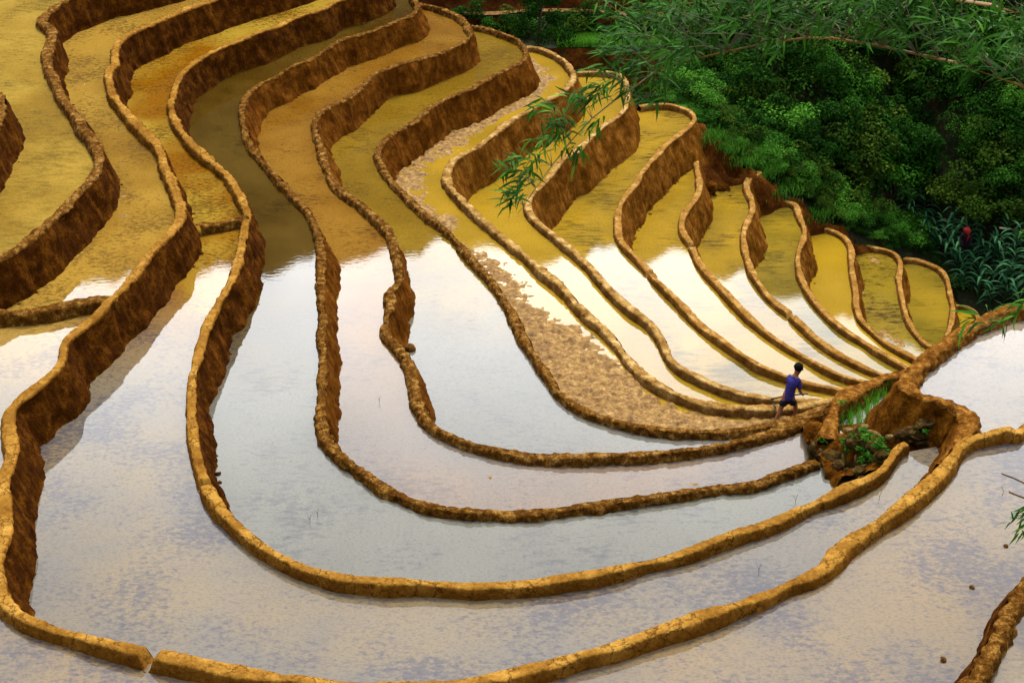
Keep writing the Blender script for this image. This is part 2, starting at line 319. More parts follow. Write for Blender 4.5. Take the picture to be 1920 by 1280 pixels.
M['rim_dark'] = mud_mat('dark_wet_clay', (.018, .0055, .0006), (.085, .033, .0038), (.250, .128, .026), scale=7, bump=1.0, bscale=26)
M['rim_orange'] = mud_mat('orange_clay', (.026, .0075, .0008), (.110, .040, .0045), (.260, .125, .022), scale=6, bump=.9, bscale=22)
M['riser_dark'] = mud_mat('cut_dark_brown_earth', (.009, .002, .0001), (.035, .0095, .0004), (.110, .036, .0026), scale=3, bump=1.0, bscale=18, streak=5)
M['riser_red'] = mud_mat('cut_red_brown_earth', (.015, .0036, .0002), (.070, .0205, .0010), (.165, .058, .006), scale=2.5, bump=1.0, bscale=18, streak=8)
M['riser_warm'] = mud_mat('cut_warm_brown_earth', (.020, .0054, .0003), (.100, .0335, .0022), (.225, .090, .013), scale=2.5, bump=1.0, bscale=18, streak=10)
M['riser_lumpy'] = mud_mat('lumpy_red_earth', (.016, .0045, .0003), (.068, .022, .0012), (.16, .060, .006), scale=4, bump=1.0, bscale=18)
M['earth'] = mud_mat('bare_red_earth', (.014, .004, .0005), (.055, .016, .0018), (.11, .040, .006), scale=1.6, bump=1.0, bscale=10)

# per bank: half width, lumpiness, rim material, riser material, gaps (picture points), label
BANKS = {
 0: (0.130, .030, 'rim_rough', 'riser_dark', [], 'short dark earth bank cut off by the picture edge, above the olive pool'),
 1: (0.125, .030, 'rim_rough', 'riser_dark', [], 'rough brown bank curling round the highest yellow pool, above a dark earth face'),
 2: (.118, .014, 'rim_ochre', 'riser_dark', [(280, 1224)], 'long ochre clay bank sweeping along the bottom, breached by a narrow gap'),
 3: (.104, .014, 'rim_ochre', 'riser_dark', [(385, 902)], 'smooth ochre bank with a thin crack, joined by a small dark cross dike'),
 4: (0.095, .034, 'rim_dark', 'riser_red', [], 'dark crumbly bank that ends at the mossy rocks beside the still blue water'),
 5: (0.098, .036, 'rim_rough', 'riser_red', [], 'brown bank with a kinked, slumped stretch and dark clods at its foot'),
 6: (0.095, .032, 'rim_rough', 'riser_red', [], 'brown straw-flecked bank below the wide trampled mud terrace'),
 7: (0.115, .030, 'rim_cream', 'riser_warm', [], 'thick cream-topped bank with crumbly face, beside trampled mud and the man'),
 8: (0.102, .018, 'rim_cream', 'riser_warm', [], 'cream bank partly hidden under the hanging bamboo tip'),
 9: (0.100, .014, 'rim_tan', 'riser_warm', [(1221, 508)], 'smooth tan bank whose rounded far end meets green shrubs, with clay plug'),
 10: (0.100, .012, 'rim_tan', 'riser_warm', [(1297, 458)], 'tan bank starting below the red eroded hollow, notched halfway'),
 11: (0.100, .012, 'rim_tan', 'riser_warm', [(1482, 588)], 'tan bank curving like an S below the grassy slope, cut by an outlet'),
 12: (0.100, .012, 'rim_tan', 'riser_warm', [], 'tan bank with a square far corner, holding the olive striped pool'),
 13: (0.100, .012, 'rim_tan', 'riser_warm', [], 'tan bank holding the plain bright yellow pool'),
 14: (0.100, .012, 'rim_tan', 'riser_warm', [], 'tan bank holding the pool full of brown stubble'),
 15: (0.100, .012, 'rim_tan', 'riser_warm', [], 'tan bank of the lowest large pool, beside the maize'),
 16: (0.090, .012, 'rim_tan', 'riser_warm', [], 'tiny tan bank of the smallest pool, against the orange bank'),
}
# where the lines run on outside the picture
def extra(k, P):
    z = P[0, 2]
    if k == 0: return np.vstack([[[-26, 50, z]], P, [[-17, 30, z], [-18, 20, z], [-15, 8, z], [-4, 4.5, z], [6, 5, z], [16, 12, z], [30, 14, z]]])
    if k == 1:
        B = survey([(1790, 1320), (1815, 1290), (1848, 1235), (1878, 1180), (1898, 1130), (1920, 1100), (1950, 1070)], z)
        return np.vstack([P, [[-12.5, 26, z], [-13, 20, z], [-10.5, 14, z], [-5, 11.5, z], [1.5, 11.5, z], [5, 13.5, z]], B, [[12, 22, z], [30, 25, z]]])
    if k == 2: return np.vstack([P, [[14, 29.5, z], [30, 32, z]]])
    if k >= 5:
        d = P[-1] - P[-2]; d /= np.linalg.norm(d)
        return np.vstack([P, P[-1] + d * (1.2 if k < 8 else 4)])
    return P
C = {}
for k in CREST:
    P = extra(k, survey(CREST[k], ZW[k] + HBK.get(k, .17)))
    C[k] = curve_pts(P, .06 if k > 1 else .08, 9)

def build_bank(k, c, s, z, dz, hw, lump, mrim, mrise, gaps, label, name='terrace_bank', batter=.35, hb=HB, cat='bank', skirt=9.0, group='clay banks of the rice terraces', riser=True):
    nrm = normals2(c); n = len(c)
    mid = c[np.argmin(np.abs(c[:, 0]) + .02 * np.abs(c[:, 1] - 30))]
    root = thing(name, label, cat, (float(mid[0]), float(mid[1]), z), group)
    # the flow of the crest: slow wander in width and height, gaps let water out
    w1 = 1 + .26 * fbm(np.column_stack([s * 1.1, 0 * s, 0 * s + k]), 2, 3)
    if k == 1: w1 = w1 * (1 + .12 * np.clip((22 - c[:, 1]) / 3, 0, 1) * (c[:, 0] > 2))
    hh = hb * (1 + .20 * fbm(np.column_stack([s * .9, 0 * s + 9, 0 * s + k]), 2, 5))
    for g in gaps:
        p = survey1(g[0], g[1], z + hb); d = np.hypot(c[:, 0] - p.x, c[:, 1] - p.y)
        hh = hh - (hh + .05) * np.clip(1.25 - d / .10, 0, 1)
    prof = np.array([(-1.36, -.45), (-1.28, .06), (-1.20, .40), (-1.10, .72), (-1.00, .92), (-.86, 1.0), (-.45, 1.03), (.0, 1.0), (.45, 1.02), (.80, .99), (.95, .93), (1.02, .84), (1.03, .76)])
    m = len(prof)
    off = prof[None, :, 0] * (hw * w1)[:, None]; hz = prof[None, :, 1] * hh[:, None]
    V = np.empty((n, m, 3)); V[..., 0] = c[:, 0, None] + nrm[:, 0, None] * off; V[..., 1] = c[:, 1, None] + nrm[:, 1, None] * off; V[..., 2] = z + hz
    q = V.reshape(-1, 3)
    f1 = fbm(q * 5.5, 3, 21); f2 = vnoise(q * 15, 4)
    rough = np.ones(n) if k not in (2, 3) else 1 + 1.4 * np.clip((c[:, 1] - 27) / 6, 0, 1)
    amp = (lump * (.8 * f1 + .8 * f2 + .5 * np.abs(vnoise(q * 9, 31)))).reshape(n, m) * rough[:, None]
    edge = np.exp(-((np.abs(prof[:, 0]) - .95) / .18) ** 2)[None]
    amp = amp - edge * (.012 + lump * .7) * np.clip(np.abs(vnoise(q * 11 + 3, 52)) + .5 * vnoise(q * 24, 53), 0, 2).reshape(n, m) * 1.3
    side = np.sign(prof[:, 0]) * np.minimum(1, np.abs(prof[:, 0]) * 1.1)
    V[..., 0] += nrm[:, 0, None] * amp * side[None]; V[..., 1] += nrm[:, 1, None] * amp * side[None]
    V[..., 2] += amp * np.clip(1.1 - np.abs(prof[:, 0]), .1, 1)[None]
    uv = np.stack(np.broadcast_arrays(s[:, None], np.linspace(0, 1, m)[None]), -1).reshape(-1, 2)
    part('mud_rim', mesh_np('mud_rim', V.reshape(-1, 3), grid_faces(n, m)[:, ::-1], uv), M[mrim], root)
    if riser:
        t = np.r_[np.linspace(0, 1, 13), 1.02]; m2 = len(t)
        bt = batter * (1 + .25 * fbm(np.column_stack([s * .5, 0 * s, 0 * s + k * 3]), 2, 8))
        zt = hh[:, None] * .82; kf = (dz + .22 + zt) / (dz + zt)
        off = hw * .92 * w1[:, None] + (bt[:, None] * dz + max(0, .15 - hw)) * t[None] * kf
        zz = z + zt - (dz + .22 + zt) * t[None] + 0 * off
        zz[:, -1] = z - dz - skirt
        V = np.empty((n, m2, 3)); V[..., 0] = c[:, 0, None] + nrm[:, 0, None] * off; V[..., 1] = c[:, 1, None] + nrm[:, 1, None] * off; V[..., 2] = zz
        sv = np.broadcast_to(s[:, None], (n, m2)).ravel(); tv = np.broadcast_to(t[None] * dz, (n, m2)).ravel()
        g = fbm(np.column_stack([sv * 4.5, tv * .9, 0 * sv + k]), 3, 40); g2 = fbm(V.reshape(-1, 3) * 1.3, 2, 44); g3 = vnoise(V.reshape(-1, 3) * 8, 9)
        amp = (.030 * g + .080 * g2 + .030 * g3 + .018 * vnoise(V.reshape(-1, 3) * 16, 12) - .05 * np.clip(fbm(np.column_stack([sv * .8, tv, 0 * sv + 5 * k]), 2, 60) - .45, 0, 1) * 3).reshape(n, m2)
        amp *= np.clip(np.r_[.3, .7, np.ones(m2 - 2)], 0, 1)[None]
        V[..., 0] += nrm[:, 0, None] * amp; V[..., 1] += nrm[:, 1, None] * amp
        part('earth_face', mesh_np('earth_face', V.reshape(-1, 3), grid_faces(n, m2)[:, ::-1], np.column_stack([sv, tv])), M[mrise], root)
    if riser and k < 40:
        nc = 70; i = RNG.integers(0, n, nc); s_ = RNG.uniform(.015, .042, nc) * (1 + (RNG.random(nc) < .08)); o_ = max(hw, .14) + bt[i] * dz + RNG.normal(0, .035, nc) - .02
        ph = (1 + 5 ** .5) / 2; ico = np.array([(-1, ph, 0), (1, ph, 0), (-1, -ph, 0), (1, -ph, 0), (0, -1, ph), (0, 1, ph), (0, -1, -ph), (0, 1, -ph), (ph, 0, -1), (ph, 0, 1), (-ph, 0, -1), (-ph, 0, 1)]) / 1.9
        icf = np.array([(0, 11, 5), (0, 5, 1), (0, 1, 7), (0, 7, 10), (0, 10, 11), (1, 5, 9), (5, 11, 4), (11, 10, 2), (10, 7, 6), (7, 1, 8), (3, 9, 4), (3, 4, 2), (3, 2, 6), (3, 6, 8), (3, 8, 9), (4, 9, 5), (2, 4, 11), (6, 2, 10), (8, 6, 7), (9, 8, 1)])
        Pq = np.column_stack([c[i, 0] + nrm[i, 0] * o_, c[i, 1] + nrm[i, 1] * o_, z - dz + s_ * .15])
        Vq = (Pq[:, None] + ico[None] * s_[:, None, None] * RNG.uniform(.6, 1.25, (nc, 12, 1)) * [1.35, 1.25, .6]).reshape(-1, 3)
        o = part('clods', mesh_np('clods', Vq, (icf[None] + 12 * np.arange(nc)[:, None, None]).reshape(-1, 3)), M[mrise], root); o['kind'] = 'stuff'
    if mrim in ('rim_dark', 'rim_rough') and k < 40:
        ns = 420; i = RNG.integers(0, n, ns); o_ = RNG.uniform(-1, 1, ns) * hw; L = RNG.uniform(.03, .09, ns)
        Pq = np.column_stack([c[i, 0] + nrm[i, 0] * o_, c[i, 1] + nrm[i, 1] * o_, z + hh[i] + .022]); Nn = np.tile([0, 0, 1.], (ns, 1)) + RNG.normal(size=(ns, 3)) * .35; Nn /= np.linalg.norm(Nn, axis=1)[:, None]
        Vq, Fq = leaf_quads(Pq, Nn, L, 0 * L + .010)
        o = part('straw', mesh_np('straw', Vq, Fq, smooth=False), M['straw'], root); o['kind'] = 'stuff'
    return root

def sheet(name, poly, z, mat, kind='structure'):
    pts = [Vector((float(p[0]), float(p[1]), 0)) for p in poly]
    tris = tessellate_polygon([pts])
    return tag(link(name, mesh_np(name, [(p.x, p.y, z) for p in pts], [t[::-1] for t in tris], smooth=False), mat), kind=kind)
def thin(c, d=.35):
    keep = [0]; s = 0
    L = np.linalg.norm(np.diff(c[:, :2], axis=0), axis=1)
    for i in range(1, len(c)):
        s += L[i - 1]
        if s > d: keep.append(i); s = 0
    if keep[-1] != len(c) - 1: keep.append(len(c) - 1)
    return c[keep, :2]

# ------------------------------------------------------------------ banks and water
for k in sorted(BANKS):
    hw, lump, mr, ms, gaps, label = BANKS[k]
    if k == 1:      # leaves the picture and comes back: two banks in view
        cut = int(np.argmin(np.abs(C[1][0][:, 0] - 1.5) + 10 * (C[1][0][:, 1] > 13)))
        build_bank(70, C[1][0][cut:], C[1][1][cut:], ZW[1], ZW[1] - ZW[2], .13, .045, 'rim_dark', ms, [], 'short dark brown straw-flecked bank cutting across the bottom corner', hb=.20)
        build_bank(1, C[1][0][:cut], C[1][1][:cut], ZW[1], ZW[1] - ZW[2], hw, lump, mr, ms, gaps, label, hb=HBK[1]); continue
    build_bank(k, C[k][0], C[k][1], ZW[k], ZW[k] - ZW[k + 1], hw, lump, mr, ms, gaps, label, hb=HBK.get(k, .17))

YEL = ((.165, .098, .0075), (.215, .128, .0085))
SILT = ((.085, .060, .030), (.060, .048, .030)); WEED = (.014, .012, .016)
S1 = (.8, 1.9, 1); S2 = (.55, 2.4, 1)
WATER = {
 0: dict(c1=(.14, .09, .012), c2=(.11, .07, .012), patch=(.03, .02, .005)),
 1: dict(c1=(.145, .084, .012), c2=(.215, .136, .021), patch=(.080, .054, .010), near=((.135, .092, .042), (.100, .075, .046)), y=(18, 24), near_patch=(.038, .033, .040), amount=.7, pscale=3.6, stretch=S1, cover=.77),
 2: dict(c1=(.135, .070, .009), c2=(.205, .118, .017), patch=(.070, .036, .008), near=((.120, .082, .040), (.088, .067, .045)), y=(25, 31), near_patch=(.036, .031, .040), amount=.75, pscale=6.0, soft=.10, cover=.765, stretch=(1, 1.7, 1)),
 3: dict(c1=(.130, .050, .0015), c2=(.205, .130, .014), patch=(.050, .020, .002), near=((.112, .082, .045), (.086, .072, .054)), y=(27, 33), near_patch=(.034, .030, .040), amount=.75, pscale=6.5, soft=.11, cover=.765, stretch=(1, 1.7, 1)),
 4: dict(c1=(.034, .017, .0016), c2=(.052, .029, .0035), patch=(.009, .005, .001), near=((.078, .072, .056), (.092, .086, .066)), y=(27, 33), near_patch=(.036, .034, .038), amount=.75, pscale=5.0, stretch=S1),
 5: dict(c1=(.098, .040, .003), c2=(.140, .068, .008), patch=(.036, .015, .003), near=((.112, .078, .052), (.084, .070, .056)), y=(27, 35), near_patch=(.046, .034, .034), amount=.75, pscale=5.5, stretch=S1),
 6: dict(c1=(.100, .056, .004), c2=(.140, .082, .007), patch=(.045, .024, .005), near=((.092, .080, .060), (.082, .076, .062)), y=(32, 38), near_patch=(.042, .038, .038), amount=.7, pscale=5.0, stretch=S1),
 7: dict(c1=YEL[0], c2=(.235, .135, .009), patch=(.16, .08, .008), amount=.2),
 8: dict(c1=YEL[0], c2=YEL[1], patch=(.10, .062, .007), amount=.45, pscale=3.0, stretch=S2),
 9: dict(c1=(.140, .086, .009), c2=YEL[1], patch=(.050, .032, .005), amount=.85, pscale=3.4, stretch=S2, cover=.765),
 10: dict(c1=YEL[0], c2=YEL[1], patch=(.070, .044, .006), amount=.75, pscale=2.6, stretch=S2),
 11: dict(c1=(.140, .086, .008), c2=YEL[1], patch=(.055, .034, .006), amount=.85, pscale=2.6, stretch=S2, cover=.765),
 12: dict(c1=(.105, .072, .008), c2=(.175, .112, .009), patch=(.055, .038, .006), amount=.85, pscale=2.6, stretch=S2, cover=.765),
 13: dict(c1=(.19, .115, .007), c2=(.225, .135, .008), patch=(.15, .09, .006), amount=.4),
 14: dict(c1=(.130, .090, .009), c2=(.160, .106, .010), patch=(.030, .016, .003), amount=.92, pscale=3.2, stretch=(.8, 2, 1), cover=.74),
 15: dict(c1=(.105, .074, .008), c2=(.175, .112, .010), patch=(.05, .034, .005), amount=.85, pscale=2.6, stretch=S2, cover=.765),
 16: dict(c1=(.19, .12, .008), c2=(.22, .14, .008), patch=(.13, .10, .006), amount=.3),
}
for k in range(0, 17):
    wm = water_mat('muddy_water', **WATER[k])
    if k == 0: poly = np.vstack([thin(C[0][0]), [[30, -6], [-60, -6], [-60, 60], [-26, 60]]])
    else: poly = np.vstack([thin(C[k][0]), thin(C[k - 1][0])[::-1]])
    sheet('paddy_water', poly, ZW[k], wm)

# two little dikes across terraces
def cross_dike(P, z, label, hw=.14, lump=.04, mrim='rim_dark', mr=.25):
    c, s = curve_pts(survey(P, z + .2), .06, 5)
    build_bank(50 + len(P), c, s, z, .4, hw, lump, mrim, 'riser_dark', [], label, name='cross_dike', hb=.22, cat='dike', group=None, riser=False)
cross_dike([(-60, 592), (0, 590), (50, 588), (95, 580), (128, 573), (165, 566), (195, 561), (222, 556)], ZW[2], 'dark wet dike dividing the yellow pool behind the long ochre bank', .15)
cross_dike([(372, 425), (390, 420), (415, 418), (440, 412), (468, 406)], ZW[3], 'short dark dike across the narrow yellow pool at the bend', .12)

# ------------------------------------------------------------------ the raised pool, its bank and the seedling hollow
ZR, ZN = 3.42, 2.24
RP = [(1768, 874), (1786, 853), (1800, 832), (1808, 818), (1818, 797), (1821, 781), (1806, 767), (1779, 757), (1746, 746), (1714, 731), (1696, 719), (1703, 702), (1720, 683), (1746, 660), (1775, 638), (1804, 618), (1831, 602), (1858, 591), (1885, 581), (1930, 571)]
rp = survey(RP, ZR + HB)
rp = np.vstack([rp, survey([(2000, 557), (2120, 545), (2400, 530), (2900, 520)], ZR + HB)])
RC, RS = curve_pts(rp, .075, 9)
build_bank(60, RC, RS, ZR, 1.2, .145, .05, 'rim_orange', 'riser_lumpy', [], 'lumpy orange bank round the raised pool above the seedlings', batter=.55, skirt=13)
wm = water_mat('muddy_water', (.140, .108, .072), (.110, .090, .070), (.045, .040, .052), amount=.75, pscale=3.6, stretch=(.8, 2.0, 1), cover=.80)
sheet('paddy_water', np.vstack([thin(RC), thin(C[2][0])[::-1][:200][np.array([p[0] > survey1(1806, 824, ZW[2])[0] - .2 for p in thin(C[2][0])[::-1][:200]])]]), ZR, wm)

NP_ = [(1552, 818), (1557, 800), (1561, 782), (1566, 765), (1582, 745), (1605, 730), (1633, 718), (1661, 707), (1690, 704), (1715, 700)]
NC, NS = curve_pts(survey(NP_, ZN + .30), .07, 9)
build_bank(61, NC, NS, ZN, .75, .16, .035, 'rim_orange', 'riser_lumpy', [], 'brown bank edging the seedling patch, with short grass inside', batter=.3, hb=.30, skirt=12)
wm = water_mat('muddy_water', (.30, .28, .25), (.24, .22, .20), (.14, .12, .08), amount=.5, pscale=6)  # pale base colour stands in for sky reflected in the seedling pool
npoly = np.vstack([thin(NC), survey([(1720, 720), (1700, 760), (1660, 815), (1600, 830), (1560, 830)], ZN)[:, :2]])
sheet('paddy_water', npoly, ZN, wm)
# ------------------------------------------------------------------ terrain beyond
RIMB = survey([(1120, 150), (1199, 192), (1300, 214), (1318, 300), (1425, 318), (1482, 371), (1548, 418), (1640, 457), (1705, 478), (1765, 500), (1800, 562), (1838, 585), (1925, 640)],
              [-1.9, -2.1, -2.4, -3.2, -4.2, -5.3, -6.4, -7.4, -8.2, -8.6, -9.0, -9.2, -9.5])
_o = np.argsort(RIMB[:, 0]); RIMB = RIMB[_o]
RIDGE = np.array([(-60, 48), (-32, 45), (-18.3, 41), (-12.7, 38.6), (-5, 35), (3.6, 32.9), (7.5, 29.5), (13, 28.2), (17.4, 27.6), (27.5, 27.4), (60, 30)])
def terrain(x, y):
    x = np.asarray(x, float); y = np.asarray(y, float)
    yb = np.interp(x, RIMB[:, 0], RIMB[:, 1]); zb = np.interp(x, RIMB[:, 0], RIMB[:, 2])
    zr = np.interp(x, RIDGE[:, 0], RIDGE[:, 1]) - 1.5
    zr = zr + np.clip((y - 92) / 8, 0, 1) * (.55 * fbm(np.column_stack([x.ravel() * .5, 0 * x.ravel(), 0 * x.ravel()]), 3, 15).reshape(x.shape))
    right = np.where(y > yb + .8, zb + .1 + (y - yb - .8) * (zr - zb) / (105 - yb), zb + .25 * (y - yb) - 1.2 * np.clip(yb - .25 - y, 0, 12))
    # stepped nursery beds behind the spur
    left = np.where(y < 60, -5.2, -4.5)
    left = np.where(y > 64.4, -3.05, left)
    left = np.where(y > 66.5, -2.35, left)
    left = np.where(y > 68.2, -2.35 + (y - 68.2) * (zr + 2.35) / (105 - 68.2), left)
    edge = 8.5 + .12 * (y - 60)
    w = np.clip((x - edge) / 3.0, 0, 1); w = w * w * (3 - 2 * w)
    h = left * (1 - w) + right * w
    h = np.where(y > 105, zr - (y - 105) * .15, h)
    p = np.column_stack([x.ravel() * .35, y.ravel() * .35, 0 * x.ravel()])
    bump = fbm(p, 3, 77).reshape(x.shape) * .35
    return h + bump * np.clip((y - yb - .5) / 4, .1, 1) * (.25 + .75 * w)
def hmat():
    m, nd, lk, b = mat_new('hillside_soil_and_leaf_litter')
    tc = nd.new('ShaderNodeTexCoord'); v = tc.outputs['Object']
    n1 = noise(nd, lk, v, .5, 5, .6); n2 = noise(nd, lk, v, 4, 5, .7)
    r1 = ramp(nd, [(.35, (.008, .004, .0015)), (.55, (.007, .011, .002)), (.7, (.014, .026, .004))]); lk.new(n2.outputs[0], r1.inputs[0])
    r2 = ramp(nd, [(.60, (0, 0, 0)), (.68, (1, 1, 1))]); lk.new(n1.outputs[0], r2.inputs[0])
    mx = nd.new('ShaderNodeMix'); mx.data_type = 'RGBA'; lk.new(r2.outputs[0], mx.inputs['Factor']); lk.new(r1.outputs[0], mx.inputs['A']); mx.inputs['B'].default_value = (.03, .009, .002, 1)
    lk.new(mx.outputs['Result'], b.inputs['Base Color']); b.inputs['Roughness'].default_value = .95; b.inputs['Specular IOR Level'].default_value = .1
    bp = nd.new('ShaderNodeBump'); bp.inputs['Strength'].default_value = 1; bp.inputs['Distance'].default_value = .15; lk.new(n2.outputs[0], bp.inputs['Height']); lk.new(bp.outputs[0], b.inputs['Normal'])
    return m
M['hill'] = hmat()
def terr_grid(name, x0, x1, nx, y0, y1, ny, drop=0):
    X, Y = np.meshgrid(np.linspace(x0, x1, nx), np.linspace(y0, y1, ny), indexing='ij')
    Z = terrain(X, Y) - drop
    return tag(link(name, mesh_np(name, np.stack([X, Y, Z], -1).reshape(-1, 3), grid_faces(nx, ny)), M['hill']), kind='structure')
terr_grid('hillside', -6, 30, 150, 50, 78, 150)
terr_grid('hillside', -70, 70, 280, 77.5, 125, 70)
terr_grid('hillside', -70, -5.9, 60, 66, 78, 20, .02)
terr_grid('hillside', 29.9, 70, 40, 44, 78, 30, .02)
g = 700.0
tag(link('ground', mesh_np('ground', [(-g, -g, -14), (g, -g, -14), (g, g, -14), (-g, g, -14)], [(0, 1, 2, 3)]), M['hill']), kind='structure')

# ------------------------------------------------------------------ foliage
M['leaf_dark'] = leaf_mat('dark_green_leaves', (.003, .013, .001), (.009, .038, .003), (.032, .105, .009))
M['leaf_fresh'] = leaf_mat('fresh_green_leaves', (.011, .048, .004), (.032, .112, .008), (.085, .21, .020))
M['leaf_olive'] = leaf_mat('olive_green_leaves', (.005, .015, .0015), (.019, .042, .003), (.062, .105, .009))
M['leaf_maize'] = leaf_mat('blue_green_maize_leaves', (.008, .040, .014), (.018, .075, .026), (.045, .130, .045), rough=.6, spec=.05)
M['leaf_bamboo'] = leaf_mat('bamboo_leaves', (.006, .026, .002), (.024, .084, .005), (.085, .200, .015), rough=.65, spec=.03)
M['twig'] = plain('twig_bark', (.035, .022, .012), .9)
def shrub_mesh(name, n, rx, rz, lobes, leaf=(.10, .2), up=.7):
    cs = RNG.normal(size=(lobes, 3)) * [rx * .5, rx * .5, rz * .28] + [0, 0, rz * .62]
    rs = RNG.uniform(.32, .62, lobes) * rx
    i = RNG.integers(0, lobes, n); d = RNG.normal(size=(n, 3)); d /= np.linalg.norm(d, axis=1)[:, None]
    d[:, 2] = np.where(d[:, 2] < -.25, -d[:, 2], d[:, 2])
    rad = RNG.uniform(.25, 1, n) ** .4
    P = cs[i] + d * (rs[i] * rad)[:, None] * [1, 1, .85]
    P[:, 2] = np.maximum(P[:, 2], .03)
    Nn = d * .8 + RNG.normal(size=(n, 3)) * .45 + [0, 0, up]; Nn /= np.linalg.norm(Nn, axis=1)[:, None]
    L = RNG.uniform(*leaf, n)
    V, F = leaf_quads(P, Nn, L, L * RNG.uniform(.4, .62, n))
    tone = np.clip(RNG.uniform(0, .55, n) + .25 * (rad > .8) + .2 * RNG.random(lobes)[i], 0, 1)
    return mesh_np(name, V, F, smooth=False, tone=np.repeat(tone, 4))
def stems_mesh(name, rx, rz, n=5):
    V, F = [], []
    for a in range(n):
        th = RNG.uniform(0, 6.28); r = RNG.uniform(.2, .6) * rx; p0 = np.array([0, 0, -.1]); p1 = np.array([math.cos(th) * r, math.sin(th) * r, rz * RNG.uniform(.5, .85)])
        base = len(V)
        for j, (p, w) in enumerate(((p0, .03), (p0 * .5 + p1 * .5 + [0, 0, .1], .02), (p1, .008))):
            for q in range(3): V.append(p + [w * math.cos(q * 2.1), w * math.sin(q * 2.1), 0])
        for j in range(2):
            for q in range(3): F.append((base + j * 3 + q, base + j * 3 + (q + 1) % 3, base + j * 3 + 3 + (q + 1) % 3, base + j * 3 + 3 + q))
    return mesh_np(name, V, F)
SHR = {}
for key, mt, lf in (('dark', 'leaf_dark', (.09, .17)), ('fresh', 'leaf_fresh', (.08, .15)), ('olive', 'leaf_olive', (.09, .18))):
    SHR[key] = []
    for v in range(4):
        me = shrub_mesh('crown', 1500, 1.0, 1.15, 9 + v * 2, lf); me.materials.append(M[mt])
        st = stems_mesh('stem', .8, .9); st.materials.append(M['twig'])
        SHR[key].append((me, st))
def place_shrub(key, x, y, s, label, group, sz=1.0, z=None):
    me, st = random.choice(SHR[key])
    zz = float(terrain(np.array([x]), np.array([y]))[0]) if z is None else z
    o = thing('shrub', label, 'shrub', (x, y, zz - .08), group)
    o.rotation_euler = (0, 0, random.uniform(0, 6.28)); o.scale = (s, s, s * sz)
    for nm, me_ in (('crown', me), ('stem', st)):
        link(nm, me_, None, o)
    return o
def hit(u, v):
    """where the sight line meets the terrain"""
    D = np.linspace(40, 110, 700); d = np.array(at_dist(u, v, 1.0)) - [0, 0, CAMZ]
    P = np.array([0, 0, CAMZ]) + D[:, None] * d
    h = terrain(P[:, 0], P[:, 1]); i = np.argmax(P[:, 2] < h)
    return P[i]
# dense shrubs on the far slope: even, jittered rows over the slope seen in the photograph
def in_poly(u, v, poly):
    c = False; n = len(poly)
    for i in range(n):
        x1, y1 = poly[i]; x2, y2 = poly[i - 1]
        if (y1 > v) != (y2 > v) and u < (x2 - x1) * (v - y1) / (y2 - y1) + x1: c = not c
    return c
MAIZE = [(1690, 385), (1780, 410), (1925, 470), (1925, 585), (1850, 590), (1790, 545), (1740, 470), (1690, 420)]
cnt = 0
xs = 8.0
for yy in np.arange(53.0, 80, .98):
    for xx in np.arange(3.5, 27, 1.12):
        x = xx + random.uniform(-.5, .5); y = yy + random.uniform(-.5, .5)
        z = float(terrain(np.array([x]), np.array([y]))[0])
        v = Vector((x, y, z - CAMZ)); dep = v.y * CP - v.z * SP; u_ = 960 + FPX * v.x / dep; v_ = 640 - FPX * (v.y * SP + v.z * CP) / dep
        if u_ > 1990 or v_ < -60 or u_ < 1235: continue
        yb = np.interp(x, RIMB[:, 0], RIMB[:, 1])
        if y < yb + 1.9: continue
        if in_poly(u_, v_, MAIZE): continue
        if u_ < 1420 and v_ < 130: continue
        r = random.random()
        key = 'dark' if r < .62 else ('olive' if r < .8 else 'fresh')
        lab = {'dark': 'dark green leafy shrub in the dense cover of the far slope', 'olive': 'olive green shrub in the dense cover of the far slope', 'fresh': 'fresh green shrub in the dense cover of the far slope'}[key]
        sz = random.uniform(.75, 1.25)
        lab = {'dark': 'dark green', 'olive': 'olive green', 'fresh': 'fresh green'}[key] + (' small' if sz < .9 else ' broad' if sz > 1.1 else '') + ' shrub, ' + (
            'high on the far slope behind the bamboo leaves' if v_ < 60 else 'under the arching ochre bamboo cane' if v_ < 150 else
            'just above the maize plot' if u_ > 1640 and v_ > 270 else 'behind the rounded end of the smooth tan bank' if u_ < 1400 else
            'midway up the far slope, above the red hollow' if u_ < 1560 and v_ < 280 else 'low on the far slope, above the bright rim plants' if u_ < 1660 else
            'near the picture edge, above the pale poles' if u_ > 1800 else 'in the dense middle of the far slope')
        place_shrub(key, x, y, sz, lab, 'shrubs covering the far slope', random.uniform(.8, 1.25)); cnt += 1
print('slope shrubs', cnt)
